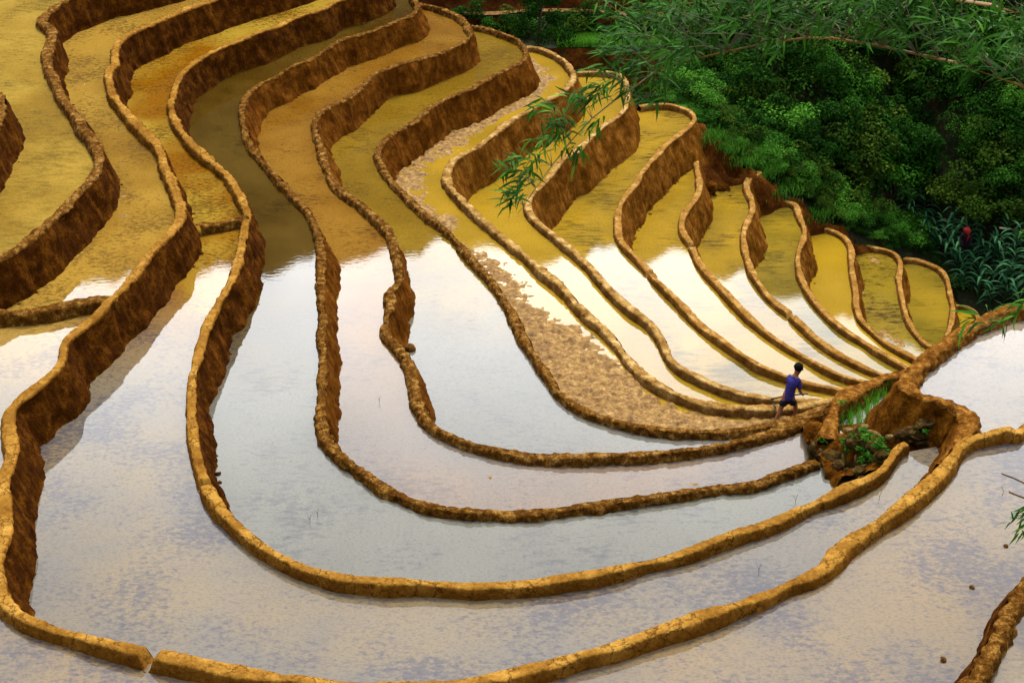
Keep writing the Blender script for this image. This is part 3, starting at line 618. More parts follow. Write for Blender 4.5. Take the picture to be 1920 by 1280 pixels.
# ------------------------------------------------------------------ trampled mud beds
def d_line(P, L):
    out = np.full(len(P), 1e9)
    for i in range(0, len(L), 400):
        out = np.minimum(out, np.sqrt(((P[:, None, :] - L[None, i:i + 400]) ** 2).sum(-1)).min(1))
    return out
def inside(P, poly):
    poly = np.asarray(poly); c = np.zeros(len(P), bool); j = len(poly) - 1
    for i in range(len(poly)):
        (x1, y1), (x2, y2) = poly[i], poly[j]
        if y1 != y2:
            c ^= ((y1 > P[:, 1]) != (y2 > P[:, 1])) & (P[:, 0] < (x2 - x1) * (P[:, 1] - y1) / (y2 - y1) + x1)
        j = i
    return c
M['mud_wet'] = mud_mat('wet_trampled_mud', (.055, .022, .003), (.180, .090, .016), (.33, .20, .058), rough=.5, scale=7, bump=.9, bscale=20, spec=.14)
def mud_bed(k, step, bias, amp, freq, sel=None, name='mud_bed'):
    ca, cb = thin(C[k][0], .25), thin(C[k - 1][0], .25); poly = np.vstack([ca, cb[::-1]])
    x0, y0 = poly.min(0); x1, y1 = poly.max(0)
    if sel: x0, y0, x1, y1 = max(x0, sel[0]), max(y0, sel[1]), min(x1, sel[2]), min(y1, sel[3])
    nx, ny = int((x1 - x0) / step) + 1, int((y1 - y0) / step) + 1
    X, Y = np.meshgrid(x0 + np.arange(nx) * step, y0 + np.arange(ny) * step, indexing='ij')
    P = np.column_stack([X.ravel(), Y.ravel()]); ins = inside(P, poly)
    idx = np.full(len(P), -1); idx[ins] = np.arange(ins.sum()); Q = P[ins]
    d1, d2 = d_line(Q, cb), d_line(Q, ca); t = d1 / (d1 + d2)
    p3 = np.column_stack([Q * freq, 0 * Q[:, 0]])
    h = bias(t, Q) + amp * (fbm(p3, 3, 90) - .35 * np.abs(vnoise(p3 * 2.3, 91)) + .55 * vnoise(p3 * 3.5 + 5, 93))
    a = np.arange((nx - 1) * ny).reshape(nx - 1, ny)[:, :-1].ravel()
    F = idx[np.stack([a, a + ny, a + ny + 1, a + 1], 1)]; F = F[(F >= 0).all(1)]
    hz = np.concatenate([h])
    F = F[(hz[F] > -.03).any(1)]
    u, inv = np.unique(F, return_inverse=True)
    me = mesh_np(name, np.column_stack([Q, ZW[k] + h])[u], inv.reshape(F.shape)); me.materials.append(M['mud_wet'])
    return tag(link(name, me), kind='structure')
def bias7(t, Q):
    near = np.clip((38 - Q[:, 1]) / 5, 0, 1)           # the near end is almost all mud
    edge = .62 + .24 * near + .10 * vnoise(np.column_stack([Q * .5, 0 * Q[:, 0]]), 95) + .12 * vnoise(np.column_stack([Q * 1.7, 0 * Q[:, 0]]), 96)
    return np.clip((edge - t) * .35, -.10, .035) - .004 + .026 * near
mud_bed(7, .045, bias7, .036, 5.4)
mud_bed(5, .085, lambda t, Q: np.where(Q[:, 1] < 29, -.062 + .03 * np.clip((Q[:, 0] - 1) / 6, 0, 1), -.2), .045, 1.9, (-4, 20, 12, 30))
mud_bed(2, .08, lambda t, Q: np.where((t > .15) & (t < .9), -.052, -.2), .040, 2.4, (-16, 31, -6, 44))
mud_bed(14, .10, lambda t, Q: np.where((t > .1) & (t < .75), -.03, -.2), .05, 1.6)

# ------------------------------------------------------------------ rocks and earth round the seedling hollow
MP = [(1655, 795, 2.0), (1668, 775, 1.95), (1690, 800, 2.5), (1640, 806, 2.75), (1605, 800, 2.45), (1580, 795, 2.35), (1700, 815, 3.05), (1722, 800, 2.95), (1748, 830, 3.0),
      (1770, 850, 2.7), (1680, 825, 3.1), (1650, 825, 3.05), (1622, 815, 2.9), (1600, 830, 2.75), (1640, 870, 2.35), (1600, 892, 2.1), (1560, 852, 2.3), (1545, 852, 1.75), (1648, 866, 2.8), (1632, 876, 2.6), (1612, 888, 2.4), (1660, 856, 2.85), (1595, 880, 2.25),
      (1620, 905, 1.95), (1662, 862, 2.8), (1582, 872, 2.15), (1532, 856, 1.35), (1560, 885, 1.9), (1540, 830, 2.1), (1553, 800, 2.45), (1690, 850, 2.75), (1730, 862, 2.65), (1670, 890, 2.1), (1565, 820, 2.55), (1540, 850, 2.2), (1552, 860, 2.35), (1556, 835, 2.5), (1545, 830, 2.25), (1532, 845, 1.75), (1527, 852, 1.45), (1575, 810, 2.55), (1590, 812, 2.75)]
mp = np.array([[*survey1(u, v, z)] for u, v, z in MP])
x0, y0 = mp[:, :2].min(0) - .1; x1, y1 = mp[:, :2].max(0) + .1
X, Y = np.meshgrid(np.linspace(x0, x1, 70), np.linspace(y0, y1, 70), indexing='ij'); P = np.column_stack([X.ravel(), Y.ravel()])
D = np.sqrt(((P[:, None] - mp[None, :, :2]) ** 2).sum(-1)); Wt = 1 / (D + .06) ** 2.6; Z = (Wt * mp[None, :, 2]).sum(1) / Wt.sum(1)
Z = np.where(D.min(1) > .5, Z - (D.min(1) - .5) * 2.5, Z)
p3 = np.column_stack([P, Z]); Z = Z + .08 * fbm(p3 * 3.5, 4, 101) + .03 * vnoise(p3 * 14, 7)
tag(link('earth_mound', mesh_np('earth_mound', np.column_stack([P, Z]), grid_faces(70, 70)), M['riser_lumpy']), 'broken brown earth mound between the seedling patch and the mossy rocks', 'mound')
def mound_z(x, y):
    d = np.hypot(P[:, 0] - x, P[:, 1] - y); return Z[np.argmin(d)]
import bmesh
def rock_mesh(name, size, seed, flat=.7, rough=.28, slab=0):
    bm = bmesh.new(); bmesh.ops.create_icosphere(bm, subdivisions=3, radius=1)
    co = np.array([v.co for v in bm.verts]); n = co / np.linalg.norm(co, axis=1)[:, None]
    q = np.sign(n) * np.abs(n) ** .75
    r = 1 + rough * fbm(n * 1.3 + seed * 7.1, 3, seed) + .10 * np.abs(vnoise(n * 4 + seed, seed + 3))
    out = q * r[:, None] * np.array(size)
    if slab: out[:, 2] = np.round(out[:, 2] / slab) * slab * .75 + out[:, 2] * .25
    for v, c in zip(bm.verts, out): v.co = c
    me = bpy.data.meshes.new(name); bm.to_mesh(me); bm.free(); return me
def rock_mat(name, a, b_, c, moss):
    m, nd, lk, b = mat_new(name); tc = nd.new('ShaderNodeTexCoord'); v = tc.outputs['Object']
    n1 = noise(nd, lk, v, 5, 6, .7); n2 = noise(nd, lk, v, 2.2, 4, .6)
    r = ramp(nd, [(.35, a), (.52, b_), (.68, c)]); lk.new(n1.outputs[0], r.inputs[0])
    r2 = ramp(nd, [(.5, (0, 0, 0)), (.6, (1, 1, 1))]); lk.new(n2.outputs[0], r2.inputs[0])
    mm = nd.new('ShaderNodeMath'); mm.operation = 'MULTIPLY'; mm.inputs[1].default_value = moss; lk.new(r2.outputs[0], mm.inputs[0])
    mx = nd.new('ShaderNodeMix'); mx.data_type = 'RGBA'; lk.new(mm.outputs[0], mx.inputs['Factor']); lk.new(r.outputs[0], mx.inputs['A']); mx.inputs['B'].default_value = (.024, .034, .003, 1)
    lk.new(mx.outputs['Result'], b.inputs['Base Color']); b.inputs['Roughness'].default_value = .95; b.inputs['Specular IOR Level'].default_value = .02
    bp = nd.new('ShaderNodeBump'); bp.inputs['Strength'].default_value = 1; bp.inputs['Distance'].default_value = .04; lk.new(n1.outputs[0], bp.inputs['Height']); lk.new(bp.outputs[0], b.inputs['Normal'])
    return m
M['rock_pale'] = rock_mat('pale_limestone', (.04, .02, .005), (.13, .075, .025), (.32, .23, .105), .35)
M['rock_mossy'] = rock_mat('mossy_brown_rock', (.007, .004, .001), (.034, .019, .004), (.12, .075, .020), .75)
M['rock_dark'] = rock_mat('dark_wet_rock', (.008, .004, .001), (.035, .018, .005), (.11, .062, .018), .3)
ROCKS = [  # u, v, z, size, material, rotation, label
 (1618, 803, 2.85, (.11, .08, .09), 'rock_pale', .4, 'pale limestone knob topping the mossy outcrop beside the seedlings'),
 (1640, 812, 3.0, (.12, .05, .04), 'rock_pale', -.5, 'long pale flat stone lying along the mound crest'),
 (1668, 818, 3.08, (.07, .05, .04), 'rock_pale', .2, 'small pale stone lying on the brown mound near the dark ledge'),
 (1590, 805, 2.6, (.09, .06, .04), 'rock_pale', .1, 'tan flat stone at the near corner of the seedling patch'),
 (1606, 832, 2.6, (.22, .2, .24), 'rock_mossy', .3, 'large mossy rock in the middle of the outcrop'),
 (1640, 846, 2.6, (.24, .2, .2), 'rock_mossy', 1.2, 'mossy rock with ferns beside the end of the smooth ochre bank'),
 (1610, 866, 2.3, (.22, .18, .22), 'rock_mossy', 2.1, 'mossy brown rock low in the outcrop, above still water'),
 (1643, 876, 2.35, (.24, .2, .2), 'rock_dark', .9, 'dark wet rock at the waterline of the outcrop'),
 (1541, 846, 2.05, (.26, .2, .28), 'rock_mossy', .2, 'broad mossy rock at the corner where the dark crumbly bank ends'),
 (1560, 862, 2.2, (.24, .2, .2), 'rock_mossy', 1.0, 'low mossy rock between the dark bank end and the seedling bank'),
 (1590, 872, 2.2, (.24, .18, .18), 'rock_mossy', 1.9, 'rounded mossy rock at the waterline below the ferns'),
 (1622, 884, 2.4, (.2, .15, .14), 'rock_mossy', .4, 'mossy rock wedged against the side of the smooth ochre bank'),
 (1655, 856, 2.85, (.16, .12, .12), 'rock_mossy', .7, 'small brown mossy rock by the tip of the smooth ochre bank'),
 (1604, 870, 2.28, (.07, .06, .20), 'rock_pale', .5, 'upright pale splinter of rock standing at the water edge'),
 (1639, 882, 2.42, (.10, .08, .12), 'rock_pale', .9, 'rounded pale stone pressed against the ochre bank end'),
 (1535, 836, 2.0, (.13, .12, .30), 'rock_mossy', .2, 'tall lichen-grey rock face at the end of the dark crumbly bank'),
 (1530, 850, 1.75, (.16, .12, .16), 'rock_pale', .5, 'pale rock corner beside the pinkish mud water'),
 (1570, 868, 2.15, (.20, .15, .13), 'rock_dark', 2.4, 'dark undercut rock where the blue water meets the outcrop'),
 (1746, 786, 3.28, (.24, .16, .035), 'rock_dark', .5, 'top slab of the layered dark ledge under the orange bank'),
 (1738, 793, 3.20, (.28, .17, .04), 'rock_mossy', .8, 'second slab from the top of the layered dark ledge'),
 (1746, 801, 3.12, (.27, .18, .035), 'rock_dark', .2, 'third slab from the top of the layered dark ledge'),
 (1736, 808, 3.05, (.30, .18, .045), 'rock_mossy', .6, 'fourth slab from the top of the layered dark ledge'),
 (1746, 817, 2.97, (.30, .20, .04), 'rock_dark', .3, 'fifth slab from the top of the layered dark ledge'),
 (1734, 826, 2.90, (.34, .2, .045), 'rock_dark', .1, 'wide lowest slab of the layered dark ledge, above the small yellow pool'),
 (1700, 812, 3.02, (.22, .13, .12), 'rock_dark', .2, 'rounded dark boulder beside the layered ledge'),
 (1752, 854, 2.75, (.12, .10, .09), 'rock_dark', .5, 'brown clod sitting at the edge of the small yellow pool'),
 (1330, 353, -4.05, (.24, .30, .22), 'riser_lumpy', .5, 'dark earth lump fallen below the red hollow beside the notched tan bank'),
 (1352, 350, -4.15, (.20, .16, .14), 'riser_lumpy', 1.5, 'dark earth lump at the head of the yellow pool under the red hollow'),
 (1436, 375, -5.3, (.20, .20, .16), 'riser_lumpy', .7, 'brown lump at the head of the olive pool below the grassy slope'),
]
for i, (u, v, z, sz, mt, rz, lab) in enumerate(ROCKS):
    p = survey1(u, v, z); me = rock_mesh('rock', sz, i + 1, slab=.05 if 'slab' in lab else 0); me.polygons.foreach_set('use_smooth', np.zeros(len(me.polygons), bool))
    o = tag(link('rock', me, M[mt], None, p), lab, 'rock'); o.rotation_euler = (random.uniform(-.2, .2), random.uniform(-.2, .2), rz)
for i in range(16):   # broken stones and earth lumps littering the outcrop
    u, v = random.choice([(1612, 838), (1628, 858), (1640, 835), (1600, 856), (1585, 842), (1618, 876), (1555, 838), (1545, 845), (1570, 850), (1650, 850), (1580, 820), (1690, 828), (1560, 870), (1590, 880), (1610, 892), (1575, 862)]); u += random.gauss(0, 12); v += random.gauss(0, 8)
    pz = survey1(u, v, 2.5); zz = float(mound_z(pz.x, pz.y)); pz = survey1(u, v, zz); zz = float(mound_z(pz.x, pz.y)); s_ = random.uniform(.04, .12)
    me = rock_mesh('rock', (s_ * 1.2, s_, s_ * .7), 100 + i, slab=0); me.polygons.foreach_set('use_smooth', np.zeros(len(me.polygons), bool))
    mt = random.choice(['rock_mossy', 'rock_dark', 'rock_mossy', 'rock_mossy', 'rock_pale'])
    o = tag(link('rock', me, M[mt], None, (pz.x, pz.y, zz)), {'rock_mossy': 'small mossy stone in the rubble of the outcrop', 'rock_dark': 'small dark stone in the rubble of the outcrop', 'rock_pale': 'small tan stone in the rubble of the outcrop'}[mt], 'rock', 'rubble stones on the outcrop'); o.rotation_euler = (random.uniform(-.5, .5), random.uniform(-.5, .5), random.uniform(0, 6))
# ferns and weeds on the outcrop: small leaf tufts, each a plant
tuft = []
for v in range(3):
    n = 34; th = RNG.uniform(0, 6.28, n); r = RNG.uniform(.02, .10, n)
    Pq = np.column_stack([np.cos(th) * r, np.sin(th) * r, RNG.uniform(.02, .12, n)]); Nn = np.column_stack([np.cos(th) * .5, np.sin(th) * .5, np.ones(n)]) + RNG.normal(size=(n, 3)) * .3; Nn /= np.linalg.norm(Nn, axis=1)[:, None]
    L = RNG.uniform(.05, .12, n); V, F = leaf_quads(Pq, Nn, L, L * .42); me = mesh_np('leaf_tuft', V, F, smooth=False, tone=np.repeat(RNG.uniform(0, .7, n), 4)); me.materials.append(M['leaf_fresh']); tuft.append(me)
for i, (u, v, z) in enumerate([(1618, 812, 2.9), (1626, 824, 2.9), (1600, 822, 2.75), (1585, 833, 2.5), (1590, 845, 2.5), (1642, 836, 2.9), (1652, 842, 2.85), (1622, 858, 2.6), (1616, 868, 2.5), (1634, 866, 2.55), (1612, 845, 2.7), (1650, 826, 3.1), (1578, 762, 2.5), (1662, 852, 2.85), (1545, 828, 2.35), (1734, 812, 3.15)]):
    o = tag(link('weed', tuft[i % 3], None, None, survey1(u, v, z)), ['small green weed rooted on the mossy rocks', 'single green weed on the brown bank of the seedling patch'][i == 12], 'weed', 'weeds on the rocks'); o.rotation_euler.z = i * 1.3; o.scale = (random.uniform(.7, 1.3),) * 3
# rice seedlings in rows
def blades(name, pts, h, w, lean, mat, tone=(.2, 1)):
    n = len(pts); th = RNG.uniform(0, 6.28, n); H = h * RNG.uniform(.7, 1.25, n); d = np.column_stack([np.cos(th), np.sin(th), 0 * th]); s = np.column_stack([-np.sin(th), np.cos(th), 0 * th])
    ln = lean * RNG.uniform(.3, 1, n); up = np.array([0, 0, 1.])
    a = pts - s * (w / 2); b = pts + s * (w / 2); m1 = pts + d * (ln * H * .35)[:, None] + up * (H * .6)[:, None]
    tip = pts + d * (ln * H)[:, None] + up * H[:, None]
    V = np.stack([a, b, m1 + s * w * .4, m1 - s * w * .4, tip], 1).reshape(-1, 3); i = np.arange(n)[:, None] * 5
    F = np.vstack([i + [0, 1, 2, 3], i + [3, 2, 4, 4]])
    me = bpy.data.meshes.new(name); me.from_pydata([tuple(v) for v in V], [], [tuple(f) for f in (i + [0, 1, 2, 3]).tolist()] + [tuple(f) for f in (i + [3, 2, 4]).tolist()])
    at = me.attributes.new('tone', 'FLOAT', 'POINT'); at.data.foreach_set('value', np.repeat(RNG.uniform(*tone, n), 5).astype(np.float32))
    me.materials.append(mat); return me
M['leaf_rice'] = leaf_mat('rice_seedling_green', (.05, .17, .006), (.12, .34, .016), (.24, .50, .04), spec=.2)
npl = survey([(1570, 792), (1580, 768), (1603, 752), (1640, 738), (1682, 722), (1688, 730), (1655, 792), (1600, 815)], ZN)[:, :2]
pts = []
lo, hi = npl.min(0), npl.max(0)
for i, x in enumerate(np.arange(lo[0], hi[0], .20)):
    for y in np.arange(lo[1], hi[1], .13):
        for q in range(20): pts.append((x + .35 * (y - lo[1]) * .3 + random.gauss(0, .038), y + random.gauss(0, .05), ZN))
pts = np.array(pts); pts = pts[inside(pts[:, :2], npl)]
tag(link('rice_seedlings', blades('rice_seedlings', pts, .25, .010, .45, M['leaf_rice'])), kind='stuff')
gp = []
nn = normals2(NC)
for i in range(0, len(NC) - 4, 1):
    if NC[i, 1] > NC[:, 1].min() + .4:
        for q in range(3): gp.append((NC[i, 0] - nn[i, 0] * random.uniform(.14, .34), NC[i, 1] - nn[i, 1] * random.uniform(.14, .34), ZN + random.uniform(0, .25)))
tag(link('grass', blades('grass', np.array(gp), .15, .012, .5, M['leaf_fresh'])), kind='stuff')

# ------------------------------------------------------------------ background beds behind the spur
def strip_mesh(P, z):
    return survey(P, z)
def patch(name, P, z, mat, kind='structure'):
    q = survey(P, z)[:, :2]; return sheet(name, q, z, mat, kind)
M['path'] = plain('trodden_path', (.12, .06, .018), .95, .05, .35, 6)
M['redbank'] = mud_mat('red_earth_bank', (.012, .003, .0006), (.045, .012, .0022), (.095, .034, .008), scale=.9, bump=1, bscale=6)
def bank_face(name, y, x0, x1, zlo, zhi, mat, lab, slope=.35, lump=.12):
    n, m = int((x1 - x0) / .2), 9; X = np.linspace(x0, x1, n)[:, None] + 0 * np.zeros((1, m)); t = np.linspace(0, 1, m)[None]
    Yv = y - .25 + slope * (zhi - zlo) * t + 0 * X + .25 * np.sin(X * .8); Zv = zlo + (zhi - zlo) * t + 0 * X
    q = np.stack([X, Yv, Zv], -1).reshape(-1, 3); Yv = Yv + (lump * fbm(q * 1.4, 3, 33)).reshape(n, m)
    return tag(link(name, mesh_np(name, np.stack([X, Yv, Zv], -1).reshape(-1, 3), grid_faces(n, m)), mat), lab, 'bank')
bank_face('earth_bank', 63.75, -4, 9.8, -4.9, -2.98, M['earth'], 'bare dark brown bank below the rice nursery strip')
bank_face('earth_bank', 66.3, -6, 10.2, -3.2, -2.24, M['earth'], 'brown bank above the rice nursery strip, grown over with shrubs')
bank_face('earth_bank', 67.5, -6, 9.5, -2.6, .9, M['redbank'], 'red earth bank above the footpath at the top edge', .55, .2)
X = np.linspace(-6, 10, 60)
V = np.vstack([np.column_stack([X, 66.75 + .25 * np.sin(X * .8) + .1 * np.sin(X * 2.1), 0 * X - 2.22]), np.column_stack([X, 67.1 + .25 * np.sin(X * .8), 0 * X - 2.21])])
tag(link('footpath', mesh_np('footpath', V, grid_faces(2, 60)[:, ::-1]), M['path']), kind='structure')
def field(name, x0, x1, y0, y1, z, n, h, w):
    p = np.column_stack([RNG.uniform(x0, x1, n), RNG.uniform(y0, y1, n), np.full(n, z)])
    p[:, 2] = terrain(p[:, 0], p[:, 1]) if z is None else z
    return tag(link(name, blades(name, p, h, w, .4, M['leaf_rice'], (0, .55))), kind='stuff')
field('rice_nursery', 1.9, 7.2, 64.75, 65.9, -3.05, 7000, .28, .03)
field('rice_nursery', 5.0, 10.5, 61.0, 62.6, -5.0, 5000, .3, .03)

# ------------------------------------------------------------------ hedge, tree and rim plants
for i, x in enumerate(np.arange(-3.2, 10, .72)):
    key = random.choice(['dark', 'dark', 'olive'])
    place_shrub(key, x + random.uniform(-.2, .2), 66.3 + random.uniform(-.3, .2), random.uniform(.55, .85), ('dark green' if key == 'dark' else 'olive green') + ' shrub in the hedge below the footpath, ' + ('behind the dark bushy tree' if x < 2.2 else 'above the rice nursery strip' if x < 6 else 'behind the bamboo leaves'), 'hedge below the footpath', .9, -2.85 + random.uniform(-.25, .15))
for i in range(16):
    place_shrub('dark', random.uniform(2.5, 10), random.uniform(66.0, 66.6), random.uniform(.4, .6), 'low dark shrub at the foot of the hedge, above the rice nursery strip', 'hedge below the footpath', .9, -2.9)
for x, y, s in ((-1.7, 68.4, .55), (-2.4, 68.2, .5), (3.4, 69.4, .5), (9.3, 68.9, .9), (8.2, 69.3, .7)):
    place_shrub('dark', x, y, s, 'dark shrub beside the footpath at the red bank', 'shrubs on the red bank', 1.0, -2.2)
# the dark tree by the rim
def tree(u, v, D, h, lab):
    p = at_dist(u, v, D); root = thing('tree', lab, 'tree', p)
    segs = []
    V, F = [], []
    def limb(a, b, r0, r1, n=6):
        base = len(V); a = np.array(a); b = np.array(b); d = b - a; s = np.cross(d, [0.3, .9, .1]); s /= np.linalg.norm(s); t = np.cross(d, s); t /= np.linalg.norm(t)
        for j in range(4):
            f = j / 3; c = a + d * f + s * .04 * math.sin(f * 3) * np.linalg.norm(d); r = r0 + (r1 - r0) * f
            for q in range(n): V.append(c + r * (s * math.cos(q * 6.283 / n) + t * math.sin(q * 6.283 / n)))
        for j in range(3):
            for q in range(n): F.append((base + j * n + q, base + j * n + (q + 1) % n, base + (j + 1) * n + (q + 1) % n, base + (j + 1) * n + q))
    limb((0, 0, -.4), (.1, 0, h * .9), .10, .03)
    cs = []
    for i in range(11):
        z = h * (.25 + .065 * i); th = i * 2.4; r = .95 * (1 - .05 * i); b = (math.cos(th) * r, math.sin(th) * r, z + .3); limb((.05, 0, z), b, .03, .01, 4); cs.append(b)
    cs.append((.1, 0, h)); cs = np.array(cs)
    link('trunk', mesh_np('trunk', V, F), M['twig'], root)
    n = 5200; i = RNG.integers(0, len(cs), n); d = RNG.normal(size=(n, 3)); d /= np.linalg.norm(d, axis=1)[:, None]; rad = RNG.random(n) ** .45
    Pp = cs[i] + d * rad[:, None] * RNG.uniform(.3, .55, len(cs))[i][:, None]
    Nn = d + RNG.normal(size=(n, 3)) * .5 + [0, 0, .5]; Nn /= np.linalg.norm(Nn, axis=1)[:, None]; L = RNG.uniform(.07, .15, n)
    Vq, Fq = leaf_quads(Pp, Nn, L, L * .45); link('crown', mesh_np('crown', Vq, Fq, smooth=False, tone=np.repeat(RNG.uniform(0, .6, n), 4)), M['leaf_dark'], root)
    return root
tree(1012, 112, 61.5, 2.6, 'dark bushy tree rising beyond the end of the bank below the trampled mud')
# vegetation along the rims of the right-hand terraces: bright low shrubs hugging the edge
rim_px = [(1262, 190, -2.2), (1312, 212, -2.4), (1330, 245, -2.6), (1362, 262, -3.0), (1392, 285, -3.4), (1430, 305, -3.9), (1465, 330, -4.4), (1502, 358, -5.0), (1540, 390, -5.7), (1580, 415, -6.3), (1620, 440, -6.9), (1655, 452, -7.3), (1700, 470, -8.0), (1745, 482, -8.4), (1785, 510, -8.7), (1808, 545, -8.9), (1850, 575, -9.2)]
rp3 = np.array([[*survey1(u, v, z)] for u, v, z in rim_px]); rc, rs = curve_pts(rp3, .4, 5)
for i in range(len(rc)):
    for q, (off, s) in enumerate(((.35, .38), (1.0, .6), (1.7, .8))):
        x, y = rc[i, 0] + random.uniform(-.3, .3) + off * .25, rc[i, 1] + off + random.uniform(-.2, .2)
        key = random.choice(['fresh', 'fresh', 'fresh', 'dark', 'olive']) if q < 2 else random.choice(['fresh', 'dark', 'olive'])
        if i * .4 > 14 and q == 0 and random.random() < .3: continue
        place_shrub(key, x, y, s * random.uniform(.7, 1.2), {'fresh': 'bright green', 'dark': 'dark green', 'olive': 'olive'}[key] + [' creeping plant', ' low shrub', ' bushy shrub'][q] + (' beside the rounded tan bank end' if x < 6.8 else ' on the grassy slope over the red hollow' if x < 9.5 else ' above the square corner of the olive pool bank' if x < 12.5 else ' above the stubble pool' if x < 15.5 else ' beside the lowest pools'), 'shrubs along the terrace rims', random.uniform(.6, .9), max(rc[i, 2] - .1 - .12 * off, -99))
# bare eroded bank between the rims, grassy on top
hp = [(1296, 245, -2.5), (1312, 232, -2.5), (1330, 262, -2.75), (1352, 268, -3.0), (1380, 290, -3.4), (1405, 312, -3.8), (1420, 326, -4.15), (1400, 332, -4.3), (1372, 345, -4.45), (1345, 372, -4.45), (1335, 340, -3.85), (1326, 330, -3.6), (1330, 352, -4.0), (1318, 315, -3.4), (1345, 300, -4.0), (1365, 315, -4.2), (1300, 290, -3.0), (1312, 300, -3.2),
      (1425, 335, -4.5), (1450, 345, -4.7), (1475, 368, -5.2), (1470, 385, -5.6), (1440, 378, -5.6), (1500, 378, -5.4), (1530, 408, -6.1), (1545, 420, -6.4), (1525, 432, -6.8), (1570, 425, -6.6), (1610, 450, -7.2), (1630, 462, -7.5), (1605, 470, -7.8), (1655, 462, -7.6), (1690, 480, -8.2), (1675, 490, -8.4)]
h3 = np.array([[*survey1(u, v, z)] for u, v, z in hp])
x0, y0 = h3[:, :2].min(0) - .2; x1, y1 = h3[:, :2].max(0) + .2
X, Y = np.meshgrid(np.arange(x0, x1, .11), np.arange(y0, y1, .11), indexing='ij'); Pm = np.column_stack([X.ravel(), Y.ravel()])
Dm = np.sqrt(((Pm[:, None] - h3[None, :, :2]) ** 2).sum(-1)); Wt = 1 / (Dm + .04) ** 3.5; Zm = (Wt * h3[None, :, 2]).sum(1) / Wt.sum(1)
Zm = np.where(Dm.min(1) > .5, Zm - (Dm.min(1) - .5) * 2.5, Zm); p3 = np.column_stack([Pm, Zm])
Zm = Zm + .16 * fbm(p3 * 1.5, 3, 111) + .04 * vnoise(p3 * 6, 5)
tag(link('eroded_bank', mesh_np('eroded_bank', np.column_stack([Pm, Zm]), grid_faces(*X.shape)), M['earth']), kind='structure')
gp = []
for (u, v, z, su, sv, n) in ((1335, 258, -2.75, 22, 12, 700), (1365, 275, -3.1, 25, 12, 700), (1400, 300, -3.6, 25, 14, 700), (1470, 352, -4.9, 30, 18, 600), (1440, 320, -4.2, 20, 14, 500), (1530, 400, -5.9, 30, 14, 500)):
    for q in range(n):
        uu, vv = random.gauss(u, su * .6), random.gauss(v, sv * .6); gp.append(tuple(survey1(uu, vv, z + random.uniform(-.2, .15))))
tag(link('grass', blades('grass', np.array(gp), .17, .022, .9, M['leaf_fresh'], (.2, 1))), kind='stuff')

# ------------------------------------------------------------------ maize
def maize_mesh(seed):
    r = np.random.default_rng(seed); V, F, T = [], [], []
    H = r.uniform(.8, 1.1)
    for q in range(5): V += [(.02 * math.cos(q * 1.26), .02 * math.sin(q * 1.26), 0), (.008 * math.cos(q * 1.26), .008 * math.sin(q * 1.26), H)]; T += [.2, .2]
    for q in range(5): F.append((2 * q, 2 * ((q + 1) % 5), 2 * ((q + 1) % 5) + 1, 2 * q + 1))
    for l in range(9):
        z = H * (.15 + .095 * l); th = l * 3.0 + r.uniform(-.5, .5); L = r.uniform(.55, .8); w = r.uniform(.07, .10); up = r.uniform(.7, 1.2); base = len(V); tt = r.uniform(.2, 1)
        for j in range(6):
            f = j / 5; x = L * f * (.85); zz = z + up * L * (f - 1.05 * f * f); ww = w * (math.sin(math.pi * min(1, f * .85 + .18)) ** .7) * .5
            c, s = math.cos(th), math.sin(th)
            V += [(x * c - ww * s, x * s + ww * c, zz + .012), (x * c, x * s, zz), (x * c + ww * s, x * s - ww * c, zz + .012)]; T += [tt] * 3
        for j in range(5):
            for q in range(2): a = base + j * 3 + q; F.append((a, a + 1, a + 4, a + 3))
    me = mesh_np('maize_plant', V, F, tone=T); me.materials.append(M['leaf_maize']); return me
MZ = [maize_mesh(s) for s in range(4)]
seen = 0
for yy in np.arange(52, 70, .44):
    for xx in np.arange(13, 25, .46):
        x, y = xx + random.uniform(-.18, .18), yy + random.uniform(-.18, .18); z = float(terrain(np.array([x]), np.array([y]))[0])
        v = Vector((x, y, z - CAMZ)); dep = v.y * CP - v.z * SP; u_ = 960 + FPX * v.x / dep; v_ = 640 - FPX * (v.y * SP + v.z * CP) / dep
        if u_ > 1945 or not in_poly(u_, v_, MAIZE): continue
        if y < np.interp(x, RIMB[:, 0], RIMB[:, 1]) + .6: continue
        o = tag(link('maize_plant', MZ[seen % 4], None, None, (x, y, z - .03)), 'young maize plant with arching leaves ' + ('close to the person in the red headscarf' if abs(u_ - 1803) < 40 and abs(v_ - 480) < 40 else 'at the top of the maize plot, under the shrubs' if v_ < 440 else 'at the picture edge of the maize plot' if u_ > 1860 else 'behind the orange bank' if v_ > 540 else 'in the middle of the maize plot'), 'maize', 'maize plants on the plot below the far slope')
        o.rotation_euler.z = random.uniform(0, 6.28); s = random.uniform(.8, 1.25); o.scale = (s, s, s); seen += 1
print('maize', seen)
